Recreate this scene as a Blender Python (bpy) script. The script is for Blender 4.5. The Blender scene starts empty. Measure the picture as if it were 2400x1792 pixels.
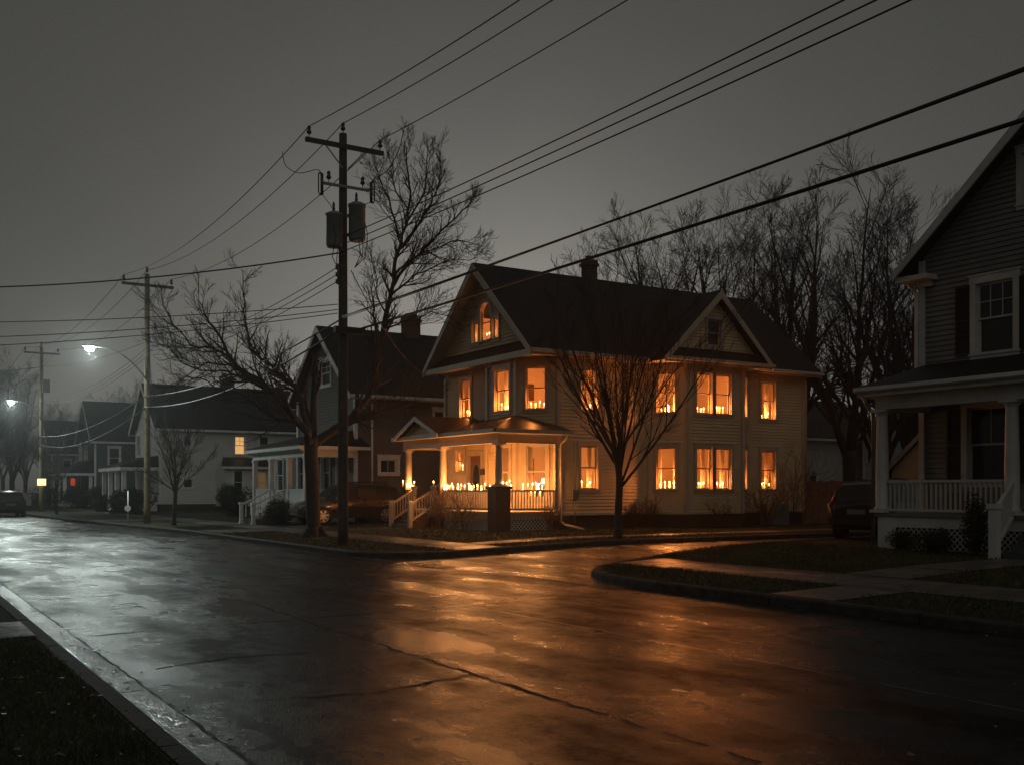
import bpy, bmesh, math, random
from mathutils import Vector, Matrix
S = bpy.context.scene
COL = S.collection
V = Vector
PI = math.pi
# world axes: +Y runs along the street (away), +X runs from the street towards the houses
HC = 1.7
TH = math.atan(0.625)
sT, cT = math.sin(TH), math.cos(TH)
HZ = 1147.0


def ray(px):
    r = (px - 1200.0) / 2400.0
    return sT + cT * r, cT - sT * r


def on_x(px, X):
    dx, dy = ray(px)
    d = X / dx
    return dy * d, d


def on_y(px, Y):
    dx, dy = ray(px)
    d = Y / dy
    return dx * d, d


def zat(py, d):
    return HC + (HZ - py) / 2400.0 * d


def PW(px, py, d):
    dx, dy = ray(px)
    return V((dx * d, dy * d, zat(py, d)))


def rampx(x):
    t = min(1.0, max(0.0, (x - 11.0) / 7.0))
    return 0.17 * t * t * (3 - 2 * t)


def lawn_z(x):
    return 0.13 + rampx(x)


# ------------------------------------------------------------------ mesh builder
class Fr:
    """a vertical plane: a runs along D, o runs outwards along N"""
    def __init__(s, p0, p1):
        s.p0 = V((p0[0], p0[1], 0))
        e = V((p1[0], p1[1], 0)) - s.p0
        s.len = e.length
        s.d = e.normalized()
        s.n = V((s.d.y, -s.d.x, 0))

    def p(s, a, z, o=0.0):
        q = s.p0 + s.d * a + s.n * o
        return V((q.x, q.y, z))

    def hit(s, px):
        dx, dy = ray(px)
        # p0 + D a = (dx,dy) d
        det = s.d.x * (-dy) - s.d.y * (-dx)
        bx, by = -s.p0.x, -s.p0.y
        a = (bx * (-dy) - by * (-dx)) / det
        q = s.p0 + s.d * a
        return a, q.x * sT + q.y * cT


class MB:
    def __init__(s):
        s.v, s.f, s.s = [], [], []

    def add(s, vs, fs, smooth=False):
        b = len(s.v)
        s.v.extend(tuple(p) for p in vs)
        s.f.extend(tuple(i + b for i in f) for f in fs)
        s.s.extend([smooth] * len(fs))
        return s

    def quad(s, *p):
        return s.add(p, [tuple(range(len(p)))])

    def hexa(s, p):
        return s.add(p, [(0, 3, 2, 1), (4, 5, 6, 7), (0, 1, 5, 4), (1, 2, 6, 5), (2, 3, 7, 6), (3, 0, 4, 7)])

    def box(s, x0, y0, z0, x1, y1, z1):
        return s.hexa([(x0, y0, z0), (x1, y0, z0), (x1, y1, z0), (x0, y1, z0), (x0, y0, z1), (x1, y0, z1), (x1, y1, z1), (x0, y1, z1)])

    def fbox(s, fr, a0, a1, z0, z1, o0, o1):
        p = fr.p
        return s.hexa([p(a0, z0, o1), p(a1, z0, o1), p(a1, z0, o0), p(a0, z0, o0), p(a0, z1, o1), p(a1, z1, o1), p(a1, z1, o0), p(a0, z1, o0)])

    def beam(s, p, q, w, h, up=(0, 0, 1)):
        p, q = V(p), V(q)
        d = (q - p).normalized()
        u = V(up)
        sd = d.cross(u).normalized() * (w / 2)
        u = sd.cross(d).normalized() * (h / 2)
        return s.hexa([p - sd - u, p + sd - u, q + sd - u, q - sd - u, p - sd + u, p + sd + u, q + sd + u, q - sd + u])

    def tube(s, pts, rads, n=6, cap=True, smooth=True):
        pts = [V(p) for p in pts]
        if not isinstance(rads, (list, tuple)):
            rads = [rads] * len(pts)
        vs, fs = [], []
        prev = None
        for i, p in enumerate(pts):
            a = pts[max(0, i - 1)]
            b = pts[min(len(pts) - 1, i + 1)]
            d = (b - a)
            d = d.normalized() if d.length > 1e-9 else V((0, 0, 1))
            if prev is None:
                t = V((1, 0, 0)) if abs(d.x) < 0.8 else V((0, 1, 0))
                u = d.cross(t).normalized()
            else:
                u = (prev - d * prev.dot(d))
                u = u.normalized() if u.length > 1e-6 else d.orthogonal().normalized()
            prev = u
            w = d.cross(u)
            for k in range(n):
                c, q = math.cos(2 * PI * k / n), math.sin(2 * PI * k / n)
                vs.append(p + (u * c + w * q) * rads[i])
        for i in range(len(pts) - 1):
            for k in range(n):
                k2 = (k + 1) % n
                fs.append((i * n + k, i * n + k2, (i + 1) * n + k2, (i + 1) * n + k))
        b = len(s.v)
        s.add(vs, fs, smooth)
        if cap:
            m = len(pts) - 1
            s.f.append(tuple(b + k for k in reversed(range(n))))
            s.f.append(tuple(b + m * n + k for k in range(n)))
            s.s.extend([False, False])
        return s

    def lathe(s, c, prof, n=12, smooth=True):
        c = V(c)
        vs, fs = [], []
        for r, z in prof:
            for k in range(n):
                vs.append((c.x + r * math.cos(2 * PI * k / n), c.y + r * math.sin(2 * PI * k / n), c.z + z))
        for i in range(len(prof) - 1):
            for k in range(n):
                k2 = (k + 1) % n
                fs.append((i * n + k, i * n + k2, (i + 1) * n + k2, (i + 1) * n + k))
        b = len(s.v)
        s.add(vs, fs, smooth)
        m = len(prof) - 1
        s.f.append(tuple(b + k for k in reversed(range(n))))
        s.f.append(tuple(b + m * n + k for k in range(n)))
        s.s.extend([False, False])
        return s

    def prism(s, poly, ext):
        n = len(poly)
        e = V(ext)
        vs = [V(p) for p in poly] + [V(p) + e for p in poly]
        fs = [tuple(reversed(range(n))), tuple(range(n, 2 * n))]
        fs += [(i, (i + 1) % n, n + (i + 1) % n, n + i) for i in range(n)]
        return s.add(vs, fs)

    def mesh(s, name, off=(0, 0, 0), weld=False):
        me = bpy.data.meshes.new(name)
        o = off
        me.from_pydata([(p[0] - o[0], p[1] - o[1], p[2] - o[2]) for p in s.v], [], s.f)
        me.polygons.foreach_set('use_smooth', s.s)
        me.update()
        if weld:
            bm = bmesh.new()
            bm.from_mesh(me)
            bmesh.ops.remove_doubles(bm, verts=bm.verts, dist=0.0005)
            bm.to_mesh(me)
            bm.free()
        return me


def smooth_line(pts, sub=3):
    out = []
    n = len(pts)
    for i in range(n - 1):
        p0, p1, p2, p3 = pts[max(0, i - 1)], pts[i], pts[i + 1], pts[min(n - 1, i + 2)]
        for k in range(sub):
            t = k / sub
            out.append(0.5 * ((2 * p1) + (p2 - p0) * t + (2 * p0 - 5 * p1 + 4 * p2 - p3) * t * t + (3 * p1 - p0 - 3 * p2 + p3) * t ** 3))
    out.append(pts[-1])
    return out


ORG = {}


def thing(name, label, cat, loc, group=None, rz=0.0):
    o = bpy.data.objects.new(name, None)
    COL.objects.link(o)
    o.location = loc
    o.rotation_euler = (0, 0, rz)
    o.empty_display_size = 0.3
    o['label'] = label
    o['category'] = cat
    if group:
        o['group'] = group
    ORG[o] = V(loc)
    return o


def part(name, mb, m, parent, weld=False, label=None, local=False):
    """geometry is given in world axes unless local"""
    off = V((0, 0, 0)) if local else ORG[parent]
    o = bpy.data.objects.new(name, mb.mesh(name, off, weld))
    COL.objects.link(o)
    o.data.materials.append(m)
    o.parent = parent
    ORG[o] = ORG[parent]
    if label:
        o['label'] = label
    return o


def solo(name, mb, m, label, cat, loc=(0, 0, 0), group=None, weld=False):
    o = bpy.data.objects.new(name, mb.mesh(name, loc, weld))
    COL.objects.link(o)
    o.data.materials.append(m)
    o.location = loc
    o['label'] = label
    o['category'] = cat
    if group:
        o['group'] = group
    ORG[o] = V(loc)
    return o


def struct(name, mb, m, kind='structure', label=None, cat=None, weld=False):
    o = bpy.data.objects.new(name, mb.mesh(name, weld=weld))
    COL.objects.link(o)
    o.data.materials.append(m)
    o['kind'] = kind
    if label:
        o['label'] = label
    if cat:
        o['category'] = cat
    return o


def copy_tree(o, parent=None):
    c = o.copy()
    COL.objects.link(c)
    c.parent = parent
    for ch in [x for x in bpy.data.objects if x.parent == o]:
        copy_tree(ch, c)
    return c


# ------------------------------------------------------------------ materials
def nt_new(name):
    m = bpy.data.materials.new(name)
    m.use_nodes = True
    t = m.node_tree
    return m, t, t.nodes['Principled BSDF']


def noise(t, scale, detail=4, vec=None, rough=0.55):
    n = t.nodes.new('ShaderNodeTexNoise')
    n.inputs['Scale'].default_value = scale
    n.inputs['Detail'].default_value = detail
    n.inputs['Roughness'].default_value = rough
    if vec is not None:
        t.links.new(vec, n.inputs['Vector'])
    return n.outputs['Fac']


def objco(t, scale=(1, 1, 1)):
    c = t.nodes.new('ShaderNodeTexCoord')
    mp = t.nodes.new('ShaderNodeMapping')
    mp.inputs['Scale'].default_value = scale
    t.links.new(c.outputs['Object'], mp.inputs['Vector'])
    return mp.outputs['Vector']


def remap(t, fac, a, b, lo, hi):
    n = t.nodes.new('ShaderNodeMapRange')
    n.inputs['From Min'].default_value = a
    n.inputs['From Max'].default_value = b
    n.inputs['To Min'].default_value = lo
    n.inputs['To Max'].default_value = hi
    t.links.new(fac, n.inputs['Value'])
    return n.outputs['Result']


def mixc(t, fac, c1, c2):
    n = t.nodes.new('ShaderNodeMix')
    n.data_type = 'RGBA'
    if hasattr(fac, 'links') or isinstance(fac, bpy.types.NodeSocket):
        t.links.new(fac, n.inputs[0])
    else:
        n.inputs[0].default_value = fac
    for i, c in ((6, c1), (7, c2)):
        if isinstance(c, bpy.types.NodeSocket):
            t.links.new(c, n.inputs[i])
        else:
            n.inputs[i].default_value = (*c, 1)
    return n.outputs[2]


def bump(t, b, h, strength=0.3, dist=0.01):
    n = t.nodes.new('ShaderNodeBump')
    n.inputs['Strength'].default_value = strength
    n.inputs['Distance'].default_value = dist
    t.links.new(h, n.inputs['Height'])
    t.links.new(n.outputs['Normal'], b.inputs['Normal'])


def M(name, col, rough=0.6, var=0.25, vs=3.0, bs=0.0, bscale=40.0, metal=0.0, spec=0.5, dist=0.01):
    """a base colour that drifts lighter and darker over the thing, with a fine bump"""
    m, t, b = nt_new(name)
    v = objco(t)
    f = remap(t, noise(t, vs, 6, v, 0.65), 0.3, 0.7, 0, 1)
    dk = tuple(c * (1 - var) for c in col)
    lt = tuple(min(1, c * (1 + var)) for c in col)
    t.links.new(mixc(t, f, dk, lt), b.inputs['Base Color'])
    b.inputs['Roughness'].default_value = rough
    b.inputs['Metallic'].default_value = metal
    b.inputs['Specular IOR Level'].default_value = spec
    if bs:
        bump(t, b, noise(t, bscale, 3, v), bs, dist)
    return m


def M_emit(name, col, strength):
    m, t, b = nt_new(name)
    b.inputs['Base Color'].default_value = (*col, 1)
    b.inputs['Emission Color'].default_value = (*col, 1)
    b.inputs['Emission Strength'].default_value = strength
    return m


def M_glass(name, tint=(1, 1, 1), refl=0.08):
    m = bpy.data.materials.new(name)
    m.use_nodes = True
    t = m.node_tree
    t.nodes.clear()
    out = t.nodes.new('ShaderNodeOutputMaterial')
    tr = t.nodes.new('ShaderNodeBsdfTransparent')
    tr.inputs[0].default_value = (*tint, 1)
    gl = t.nodes.new('ShaderNodeBsdfGlossy')
    gl.inputs['Roughness'].default_value = 0.03
    fr = t.nodes.new('ShaderNodeFresnel')
    fr.inputs[0].default_value = 1.45
    mx = t.nodes.new('ShaderNodeMixShader')
    t.links.new(fr.outputs[0], mx.inputs[0])
    t.links.new(tr.outputs[0], mx.inputs[1])
    t.links.new(gl.outputs[0], mx.inputs[2])
    t.links.new(mx.outputs[0], out.inputs['Surface'])
    return m


def M_shingle(name, col, swap=False, rough=0.62, flat=False):
    m, t, b = nt_new(name)
    c = t.nodes.new('ShaderNodeTexCoord')
    sep = t.nodes.new('ShaderNodeSeparateXYZ')
    t.links.new(c.outputs['Object'], sep.inputs[0])
    cmb = t.nodes.new('ShaderNodeCombineXYZ')
    t.links.new(sep.outputs['Y' if swap else 'X'], cmb.inputs[0])
    t.links.new(sep.outputs['X' if flat else 'Z'], cmb.inputs[1])
    br = t.nodes.new('ShaderNodeTexBrick')
    br.inputs['Scale'].default_value = 1.0
    br.inputs['Brick Width'].default_value = 0.32
    br.inputs['Row Height'].default_value = 0.105
    br.inputs['Mortar Size'].default_value = 0.012
    br.inputs['Color1'].default_value = (*[x * 0.7 for x in col], 1)
    br.inputs['Color2'].default_value = (*[x * 1.3 for x in col], 1)
    br.inputs['Mortar'].default_value = (*[x * 0.25 for x in col], 1)
    t.links.new(cmb.outputs[0], br.inputs['Vector'])
    f = noise(t, 1.3, 6, c.outputs['Object'], 0.7)
    t.links.new(mixc(t, remap(t, f, 0.35, 0.7, 0, 0.7), br.outputs['Color'], [x * 0.6 for x in col]), b.inputs['Base Color'])
    b.inputs['Roughness'].default_value = rough
    b.inputs['Specular IOR Level'].default_value = 0.35
    hn = t.nodes.new('ShaderNodeMath')
    hn.operation = 'MULTIPLY_ADD'
    t.links.new(noise(t, 14, 3, c.outputs['Object'], .7), hn.inputs[0])
    hn.inputs[1].default_value = -1.2
    t.links.new(br.outputs['Fac'], hn.inputs[2])
    bump(t, b, hn.outputs[0], -0.8, 0.016)
    return m


def M_brick(name, c1, c2, mortar):
    m, t, b = nt_new(name)
    c = t.nodes.new('ShaderNodeTexCoord')
    sep = t.nodes.new('ShaderNodeSeparateXYZ')
    t.links.new(c.outputs['Object'], sep.inputs[0])
    ad = t.nodes.new('ShaderNodeMath')
    t.links.new(sep.outputs['X'], ad.inputs[0])
    t.links.new(sep.outputs['Y'], ad.inputs[1])
    cmb = t.nodes.new('ShaderNodeCombineXYZ')
    t.links.new(ad.outputs[0], cmb.inputs[0])
    t.links.new(sep.outputs['Z'], cmb.inputs[1])
    br = t.nodes.new('ShaderNodeTexBrick')
    br.inputs['Scale'].default_value = 1.0
    br.inputs['Brick Width'].default_value = 0.21
    br.inputs['Row Height'].default_value = 0.075
    br.inputs['Mortar Size'].default_value = 0.01
    br.inputs['Color1'].default_value = (*c1, 1)
    br.inputs['Color2'].default_value = (*c2, 1)
    br.inputs['Mortar'].default_value = (*mortar, 1)
    t.links.new(cmb.outputs[0], br.inputs['Vector'])
    t.links.new(br.outputs['Color'], b.inputs['Base Color'])
    b.inputs['Roughness'].default_value = 0.85
    bump(t, b, br.outputs['Fac'], -0.5, 0.01)
    return m


def M_road(name, base, wet, dry, grain=1.0, patch=0.5):
    """worn damp asphalt or concrete: smoother wet patches, rough drier ones, coarse aggregate, faint tyre tracks"""
    m, t, b = nt_new(name)
    v = objco(t)
    vl = objco(t, (1.0, 0.45, 1))
    vt = objco(t, (1.5, 0.035, 1))
    big = noise(t, 0.7, 8, vl, 0.66)
    trk = noise(t, 1.0, 3, vt, 0.5)
    mid = noise(t, 3.4, 6, v, 0.68)
    fine = noise(t, 55, 3, v, 0.7)
    vo = t.nodes.new('ShaderNodeTexVoronoi')
    vo.inputs['Scale'].default_value = 95
    t.links.new(v, vo.inputs['Vector'])

    def mth(op, a, c, d=None):
        n = t.nodes.new('ShaderNodeMath')
        n.operation = op
        for k, x in enumerate((a, c, d)):
            if x is None:
                continue
            if isinstance(x, bpy.types.NodeSocket):
                t.links.new(x, n.inputs[k])
            else:
                n.inputs[k].default_value = x
        return n.outputs[0]
    mix = mth('ADD', mth('MULTIPLY', big, 0.62), mth('ADD', mth('MULTIPLY', trk, 0.2), mth('MULTIPLY', mid, 0.18)))
    pool = remap(t, mix, patch - 0.075, patch + 0.075, 0, 1)
    c = mixc(t, remap(t, mid, 0.3, 0.7, 0, 1), [x * 0.6 for x in base], [x * 1.4 for x in base])
    c = mixc(t, remap(t, vo.outputs['Color'], 0.72, 0.95, 0, 0.55), c, [min(1, x * 3.5) for x in base])
    t.links.new(c, b.inputs['Base Color'])
    t.links.new(mth('ADD', remap(t, pool, 0, 1, dry, wet), mth('MULTIPLY', mid, 0.08)), b.inputs['Roughness'])
    spk = remap(t, noise(t, 34, 4, v, 0.8), 0.35, 0.65, 0.35, 1.5)
    t.links.new(mth('MULTIPLY', remap(t, pool, 0, 1, 0.05, 0.48), spk), b.inputs['Specular IOR Level'])
    n = t.nodes.new('ShaderNodeBump')
    n.inputs['Distance'].default_value = 0.014
    t.links.new(remap(t, pool, 0, 1, 0.58 * grain, 0.24 * grain), n.inputs['Strength'])
    crs = noise(t, 20, 3, v, 0.75)
    t.links.new(mth('ADD', mth('ADD', fine, mth('MULTIPLY', crs, 1.6)), mth('MULTIPLY', vo.outputs['Distance'], 0.9)), n.inputs['Height'])
    n2 = t.nodes.new('ShaderNodeBump')
    n2.inputs['Distance'].default_value = 0.05
    n2.inputs['Strength'].default_value = 0.2
    t.links.new(mid, n2.inputs['Height'])
    t.links.new(n.outputs['Normal'], n2.inputs['Normal'])
    t.links.new(n2.outputs['Normal'], b.inputs['Normal'])
    return m


MT = {}
MT['road'] = M_road('wet_asphalt', (0.013, 0.013, 0.013), 0.16, 0.37)
MT['alley'] = M_road('wet_alley_asphalt', (0.035, 0.031, 0.028), 0.17, 0.42)
MT['gutter'] = M_road('wet_gutter_concrete', (0.06, 0.058, 0.055), 0.06, 0.34, 1.0, .46)
MT['soffit'] = M('soffit_paint', (0.72, 0.64, 0.5), 0.5, 0.08, 2.0)
MT['concrete'] = M_road('damp_sidewalk_concrete', (0.10, 0.09, 0.08), 0.25, 0.6, .6)
MT['kerb'] = M('kerb_concrete', (0.042, 0.040, 0.037), 0.75, 0.6, 5.0, 0.8, 28, spec=.25)
MT['crack'] = M('tar_filled_joint', (0.009, 0.009, 0.009), 0.7, 0.3, 5, 0.5, 60)
MT['seam'] = M('pale_glint_seam', (0.13, 0.12, 0.105), 0.3, 0.5, 4, 0.3, 40)  # the wet seam's reflected light is put into this pale colour
MT['ground'] = M('bare_ground', (0.02, 0.02, 0.014), 0.9, 0.4, 0.5)
MT['lawn'] = M('winter_lawn', (0.030, 0.034, 0.013), 0.85, 0.5, 1.2, 0.9, 45, spec=0.2, dist=0.03)
MT['grass'] = M('grass_blade', (0.045, 0.055, 0.018), 0.55, 0.55, 1.0, spec=0.3)
MT['leaf'] = M('dead_leaf', (0.17, 0.12, 0.06), 0.45, 0.5, 9)
MT['yellow'] = M('pale_yellow_clapboard', (0.62, 0.46, 0.26), 0.55, 0.13, 1.5, 0.1, 25)
MT['trim'] = M('cream_trim_paint', (0.47, 0.38, 0.27), 0.45, 0.12, 2.0)
MT['white'] = M('grey_white_paint', (0.50, 0.51, 0.48), 0.5, 0.18, 2.0)
MT['white_far'] = M('white_paint', (0.74, 0.75, 0.72), 0.5, 0.15, 2.0)
MT['greysiding'] = M('grey_green_clapboard', (0.165, 0.17, 0.158), 0.6, 0.18, 1.5, 0.1, 25)
MT['greyhouse'] = M('charcoal_clapboard', (0.115, 0.105, 0.095), 0.6, 0.15, 1.5)
MT['creamhouse'] = M('pale_cream_clapboard', (0.66, 0.65, 0.61), 0.55, 0.12, 1.5)
MT['greenhouse'] = M('dark_green_clapboard', (0.06, 0.075, 0.065), 0.6, 0.15, 1.5)
MT['shutter'] = M('black_shutter_paint', (0.012, 0.013, 0.012), 0.5, 0.3, 4)
MT['roof'] = M_shingle('dark_shingle', (0.012, 0.0125, 0.012))
MT['roofy'] = M_shingle('dark_shingle_turned', (0.012, 0.0125, 0.012), True)
MT['porchroof'] = M_shingle('wet_brown_shingle', (0.045, 0.026, 0.016), True, 0.45, True)
MT['brick'] = M_brick('dark_brick', (0.11, 0.045, 0.028), (0.07, 0.03, 0.02), (0.09, 0.075, 0.06))
MT['foundation'] = M_brick('foundation_block', (0.045, 0.03, 0.024), (0.032, 0.023, 0.018), (0.03, 0.025, 0.02))
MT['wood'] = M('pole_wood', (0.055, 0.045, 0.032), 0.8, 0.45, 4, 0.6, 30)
MT['polelit'] = M('lamplit_pole_wood', (0.17, 0.145, 0.085), 0.8, 0.4, 4, 0.6, 30)  # lighter copy of the pole wood, street-lamp light put into its colour
MT['armpaint'] = M('grey_lamp_arm', (0.09, 0.09, 0.085), 0.5, 0.2, 5)
MT['metal'] = M('galvanised_metal', (0.22, 0.23, 0.22), 0.45, 0.2, 5, metal=0.6)
MT['can'] = M('grey_transformer_paint', (0.20, 0.22, 0.215), 0.45, 0.25, 3)
MT['dark'] = M('black_rubber', (0.012, 0.012, 0.012), 0.6, 0.2, 5)
MT['wire'] = M('wire_sheath', (0.010, 0.010, 0.010), 0.5, 0.2, 5)
MT['porcelain'] = M('brown_porcelain', (0.03, 0.024, 0.02), 0.25, 0.2, 5)
MT['bark'] = M('bark', (0.034, 0.028, 0.022), 0.85, 0.45, 6, 0.8, 35)
MT['twig'] = M('twig_bark', (0.030, 0.026, 0.023), 0.8, 0.35, 3)
MT['shrubtwig'] = M('red_brown_stems', (0.045, 0.02, 0.014), 0.7, 0.45, 3)
MT['evergreen'] = M('evergreen_leaf', (0.02, 0.035, 0.018), 0.85, 0.5, 2, spec=.2)
MT['plaster'] = M('warm_plaster', (0.74, 0.66, 0.56), 0.8, 0.06, 1.0)
MT['plaster_b'] = M('rose_plaster', (0.62, 0.47, 0.38), 0.8, 0.08, 1.0)
MT['floorwood'] = M('floor_boards', (0.28, 0.17, 0.08), 0.4, 0.3, 3)
MT['curtain'] = M('sheer_curtain', (0.72, 0.62, 0.5), 0.8, 0.08, 4)
MT['door'] = M('brown_door', (0.16, 0.075, 0.035), 0.4, 0.25, 3)
MT['darkwood'] = M('dark_furniture', (0.10, 0.05, 0.028), 0.4, 0.3, 3)
MT['fence'] = M('red_cedar_board', (0.20, 0.075, 0.04), 0.75, 0.4, 4, 0.3, 20)
MT['wax'] = M('candle_wax', (0.85, 0.78, 0.62), 0.5, 0.05, 10)
MT['flame'] = M_emit('candle_flame', (1.0, 0.58, 0.19), 24.0)
MT['glass'] = M_glass('clear_glass')
MT['dglass'] = M('dark_window_glass', (0.020, 0.026, 0.024), 0.06, 0.2, 1, spec=0.5)
MT['lampglow'] = M_emit('led_lamp_lens', (0.86, 1.0, 0.95), 460.0)
MT['rubber'] = M('tyre_rubber', (0.012, 0.012, 0.012), 0.7, 0.2, 5)
MT['alloy'] = M('alloy_rim', (0.45, 0.44, 0.42), 0.3, 0.1, 5, metal=0.8)
MT['redlens'] = M('red_lamp_lens', (0.35, 0.015, 0.01), 0.15, 0.2, 8)
MT['clearlens'] = M('headlamp_lens', (0.5, 0.52, 0.54), 0.08, 0.2, 8, metal=0.5)
MT['plate'] = M('number_plate', (0.2, 0.19, 0.15), 0.5, 0.1, 8)
# ------------------------------------------------------------------ building pieces
def siding(mb, fr, z0, z1, rng, ops, course=0.122, lap=0.022, gap=0.022, zbase=None):
    """lapped boards: each course leans out to its lower edge; rng(z) -> (a0, a1); ops are rectangular holes (a0, a1, z0, z1)"""
    zb0 = z0 if zbase is None else zbase
    zs = {z0, z1}
    k = math.ceil((z0 - zb0) / course)
    while zb0 + k * course < z1:
        if zb0 + k * course > z0:
            zs.add(zb0 + k * course)
        k += 1
    for o in ops:
        for z in (o[2], o[3]):
            if z0 < z < z1:
                zs.add(z)
    zs = sorted(zs)
    zz = [zs[0]]
    for z in zs[1:]:
        if z - zz[-1] > 1e-4:
            zz.append(z)
    for za, zb in zip(zz, zz[1:]):
        zm = (za + zb) / 2
        kk = math.floor((zm - zb0) / course)
        zk = zb0 + kk * course
        oa = lap * (1 - (za - zk) / course)
        ob = lap * (1 - (zb - zk) / course)
        segs = [(rng(za)[0], rng(za)[1], rng(zb)[0], rng(zb)[1])]
        for o in sorted(ops):
            if o[2] < zm < o[3]:
                l0, l1, u0, u1 = segs.pop()
                segs.append((l0, o[0], u0, o[0]))
                segs.append((o[1], l1, o[1], u1))
        for l0, l1, u0, u1 in segs:
            if l1 - l0 < 1e-3 and u1 - u0 < 1e-3:
                continue
            last = abs(zb - (zk + course)) < 1e-4 and zb - za > 0.05
            zt = zb - gap if last else zb
            f = (zt - za) / (zb - za)
            v0, v1 = l0 + (u0 - l0) * f, l1 + (u1 - l1) * f
            ot = lap * (1 - (zt - zk) / course)
            mb.quad(fr.p(l0, za, oa), fr.p(l1, za, oa), fr.p(v1, zt, ot), fr.p(v0, zt, ot))
            if last:
                # the open joint under the next board
                mb.quad(fr.p(v0, zt, ot), fr.p(v1, zt, ot), fr.p(v1, zt + .003, -.02), fr.p(v0, zt + .003, -.02))
                mb.quad(fr.p(v0, zt + .003, -.02), fr.p(v1, zt + .003, -.02), fr.p(u1, zb, -.02), fr.p(u0, zb, -.02))
            if abs(za - zk) < 1e-4:
                mb.quad(fr.p(l0, za, -0.02), fr.p(l1, za, -0.02), fr.p(l1, za, oa), fr.p(l0, za, oa))


def hole(w):
    return (w[0] - 0.05, w[1] + 0.05, w[2] - 0.05, w[3] + 0.05)


def sash(mb, fr, a0, a1, z0, z1, o, t=0.042, d=0.035, mun=None):
    mb.fbox(fr, a0, a0 + t, z0, z1, o - d, o)
    mb.fbox(fr, a1 - t, a1, z0, z1, o - d, o)
    mb.fbox(fr, a0 + t, a1 - t, z0, z0 + t, o - d, o)
    mb.fbox(fr, a0 + t, a1 - t, z1 - t, z1, o - d, o)
    if mun:
        nx, nz = mun
        for i in range(1, nx):
            a = a0 + (a1 - a0) * i / nx
            mb.fbox(fr, a - 0.01, a + 0.01, z0 + t, z1 - t, o - d + 0.006, o - 0.006)
        for j in range(1, nz):
            z = z0 + (z1 - z0) * j / nz
            mb.fbox(fr, a0 + t, a1 - t, z - 0.01, z + 0.01, o - d + 0.009, o - 0.009)


def window(parent, fr, w, mtrim, msash, mglass, lit=False, tilt=0.0, muntop=None, cas=0.11, head=True, single=False, curtain=None, label=None, glow=None):
    """w: glass opening (a0, a1, z0, z1). window (casing, jambs, sill) > sash, pane, curtain"""
    h0, h1, v0, v1 = hole(w)
    mb = MB()
    if cas:
        mb.fbox(fr, h0 - cas, h0, v0, v1, -0.02, 0.058)
        mb.fbox(fr, h1, h1 + cas, v0, v1, -0.02, 0.058)
        mb.fbox(fr, h0 - cas - 0.015, h1 + cas + 0.015, v1, v1 + cas + 0.03, -0.02, 0.063)
        if head:
            mb.fbox(fr, h0 - cas - 0.04, h1 + cas + 0.04, v1 + cas + 0.03, v1 + cas + 0.065, -0.02, 0.085)
        mb.fbox(fr, h0 - cas - 0.03, h1 + cas + 0.03, v0 - 0.045, v0, -0.16, 0.085)
        mb.fbox(fr, h0 - cas, h1 + cas, v0 - 0.135, v0 - 0.045, -0.02, 0.055)
    mb.fbox(fr, h0, h0 + 0.012, v0, v1, -0.17, -0.001)
    mb.fbox(fr, h1 - 0.012, h1, v0, v1, -0.17, -0.001)
    mb.fbox(fr, h0 + 0.012, h1 - 0.012, v1 - 0.012, v1, -0.17, -0.001)
    if lit:
        mb.fbox(fr, h0 + 0.012, h1 - 0.012, v0 - 0.03, v0, -0.36, -0.161)
    win = part('window', mb, mtrim, parent, label=label)
    a0, a1, z0, z1 = h0 + 0.012, h1 - 0.012, v0 + 0.001, v1 - 0.013
    zm = (z0 + z1) / 2
    pg = MB()
    if single:
        sb = MB()
        sash(sb, fr, a0, a1, z0, z1, -0.06, mun=muntop)
        part('sash', sb, msash, win)
        pg.quad(fr.p(a0 + .03, z0 + .03, -.078), fr.p(a1 - .03, z0 + .03, -.078), fr.p(a1 - .03, z1 - .03, -.078), fr.p(a0 + .03, z1 - .03, -.078))
    else:
        sb = MB()
        sash(sb, fr, a0, a1, zm - 0.018, z1, -0.045, mun=muntop)
        part('sash', sb, msash, win)
        sb = MB()
        sash(sb, fr, a0, a1, z0, zm + 0.018, -0.084)
        part('sash', sb, msash, win)
        pg.quad(fr.p(a0 + .03, zm, -.063 - tilt), fr.p(a1 - .03, zm, -.063 + tilt), fr.p(a1 - .03, z1 - .03, -.063 + tilt), fr.p(a0 + .03, z1 - .03, -.063 - tilt))
        pg.quad(fr.p(a0 + .03, z0 + .03, -.102), fr.p(a1 - .03, z0 + .03, -.102), fr.p(a1 - .03, zm, -.102), fr.p(a0 + .03, zm, -.102))
    part('pane', pg, mglass, win)
    if curtain:
        for side in curtain:
            cb = MB()
            wd = (a1 - a0) * 0.27
            n = 14
            for i in range(n):
                x0, x1 = i / n, (i + 1) / n
                q0 = a0 - 0.05 + wd * x0 if side == 'l' else a1 + 0.05 - wd * x0
                q1 = a0 - 0.05 + wd * x1 if side == 'l' else a1 + 0.05 - wd * x1
                o0, o1 = -0.40 + 0.03 * math.sin(i * 2.1), -0.40 + 0.03 * math.sin((i + 1) * 2.1)
                cb.quad(fr.p(q0, z0 - 0.35, o0), fr.p(q1, z0 - 0.35, o1), fr.p(q1, z1 + 0.1, o1), fr.p(q0, z1 + 0.1, o0))
            part('curtain', cb, MT['curtain'], win)
    if glow is not None:
        # a drawn blind close behind the pane; the room's light is its own emission
        gb = MB()
        gb.fbox(fr, a0, a1, z0, z1, -0.30, -0.29)
        part('blind', gb, glow, win)
    return win


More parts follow.
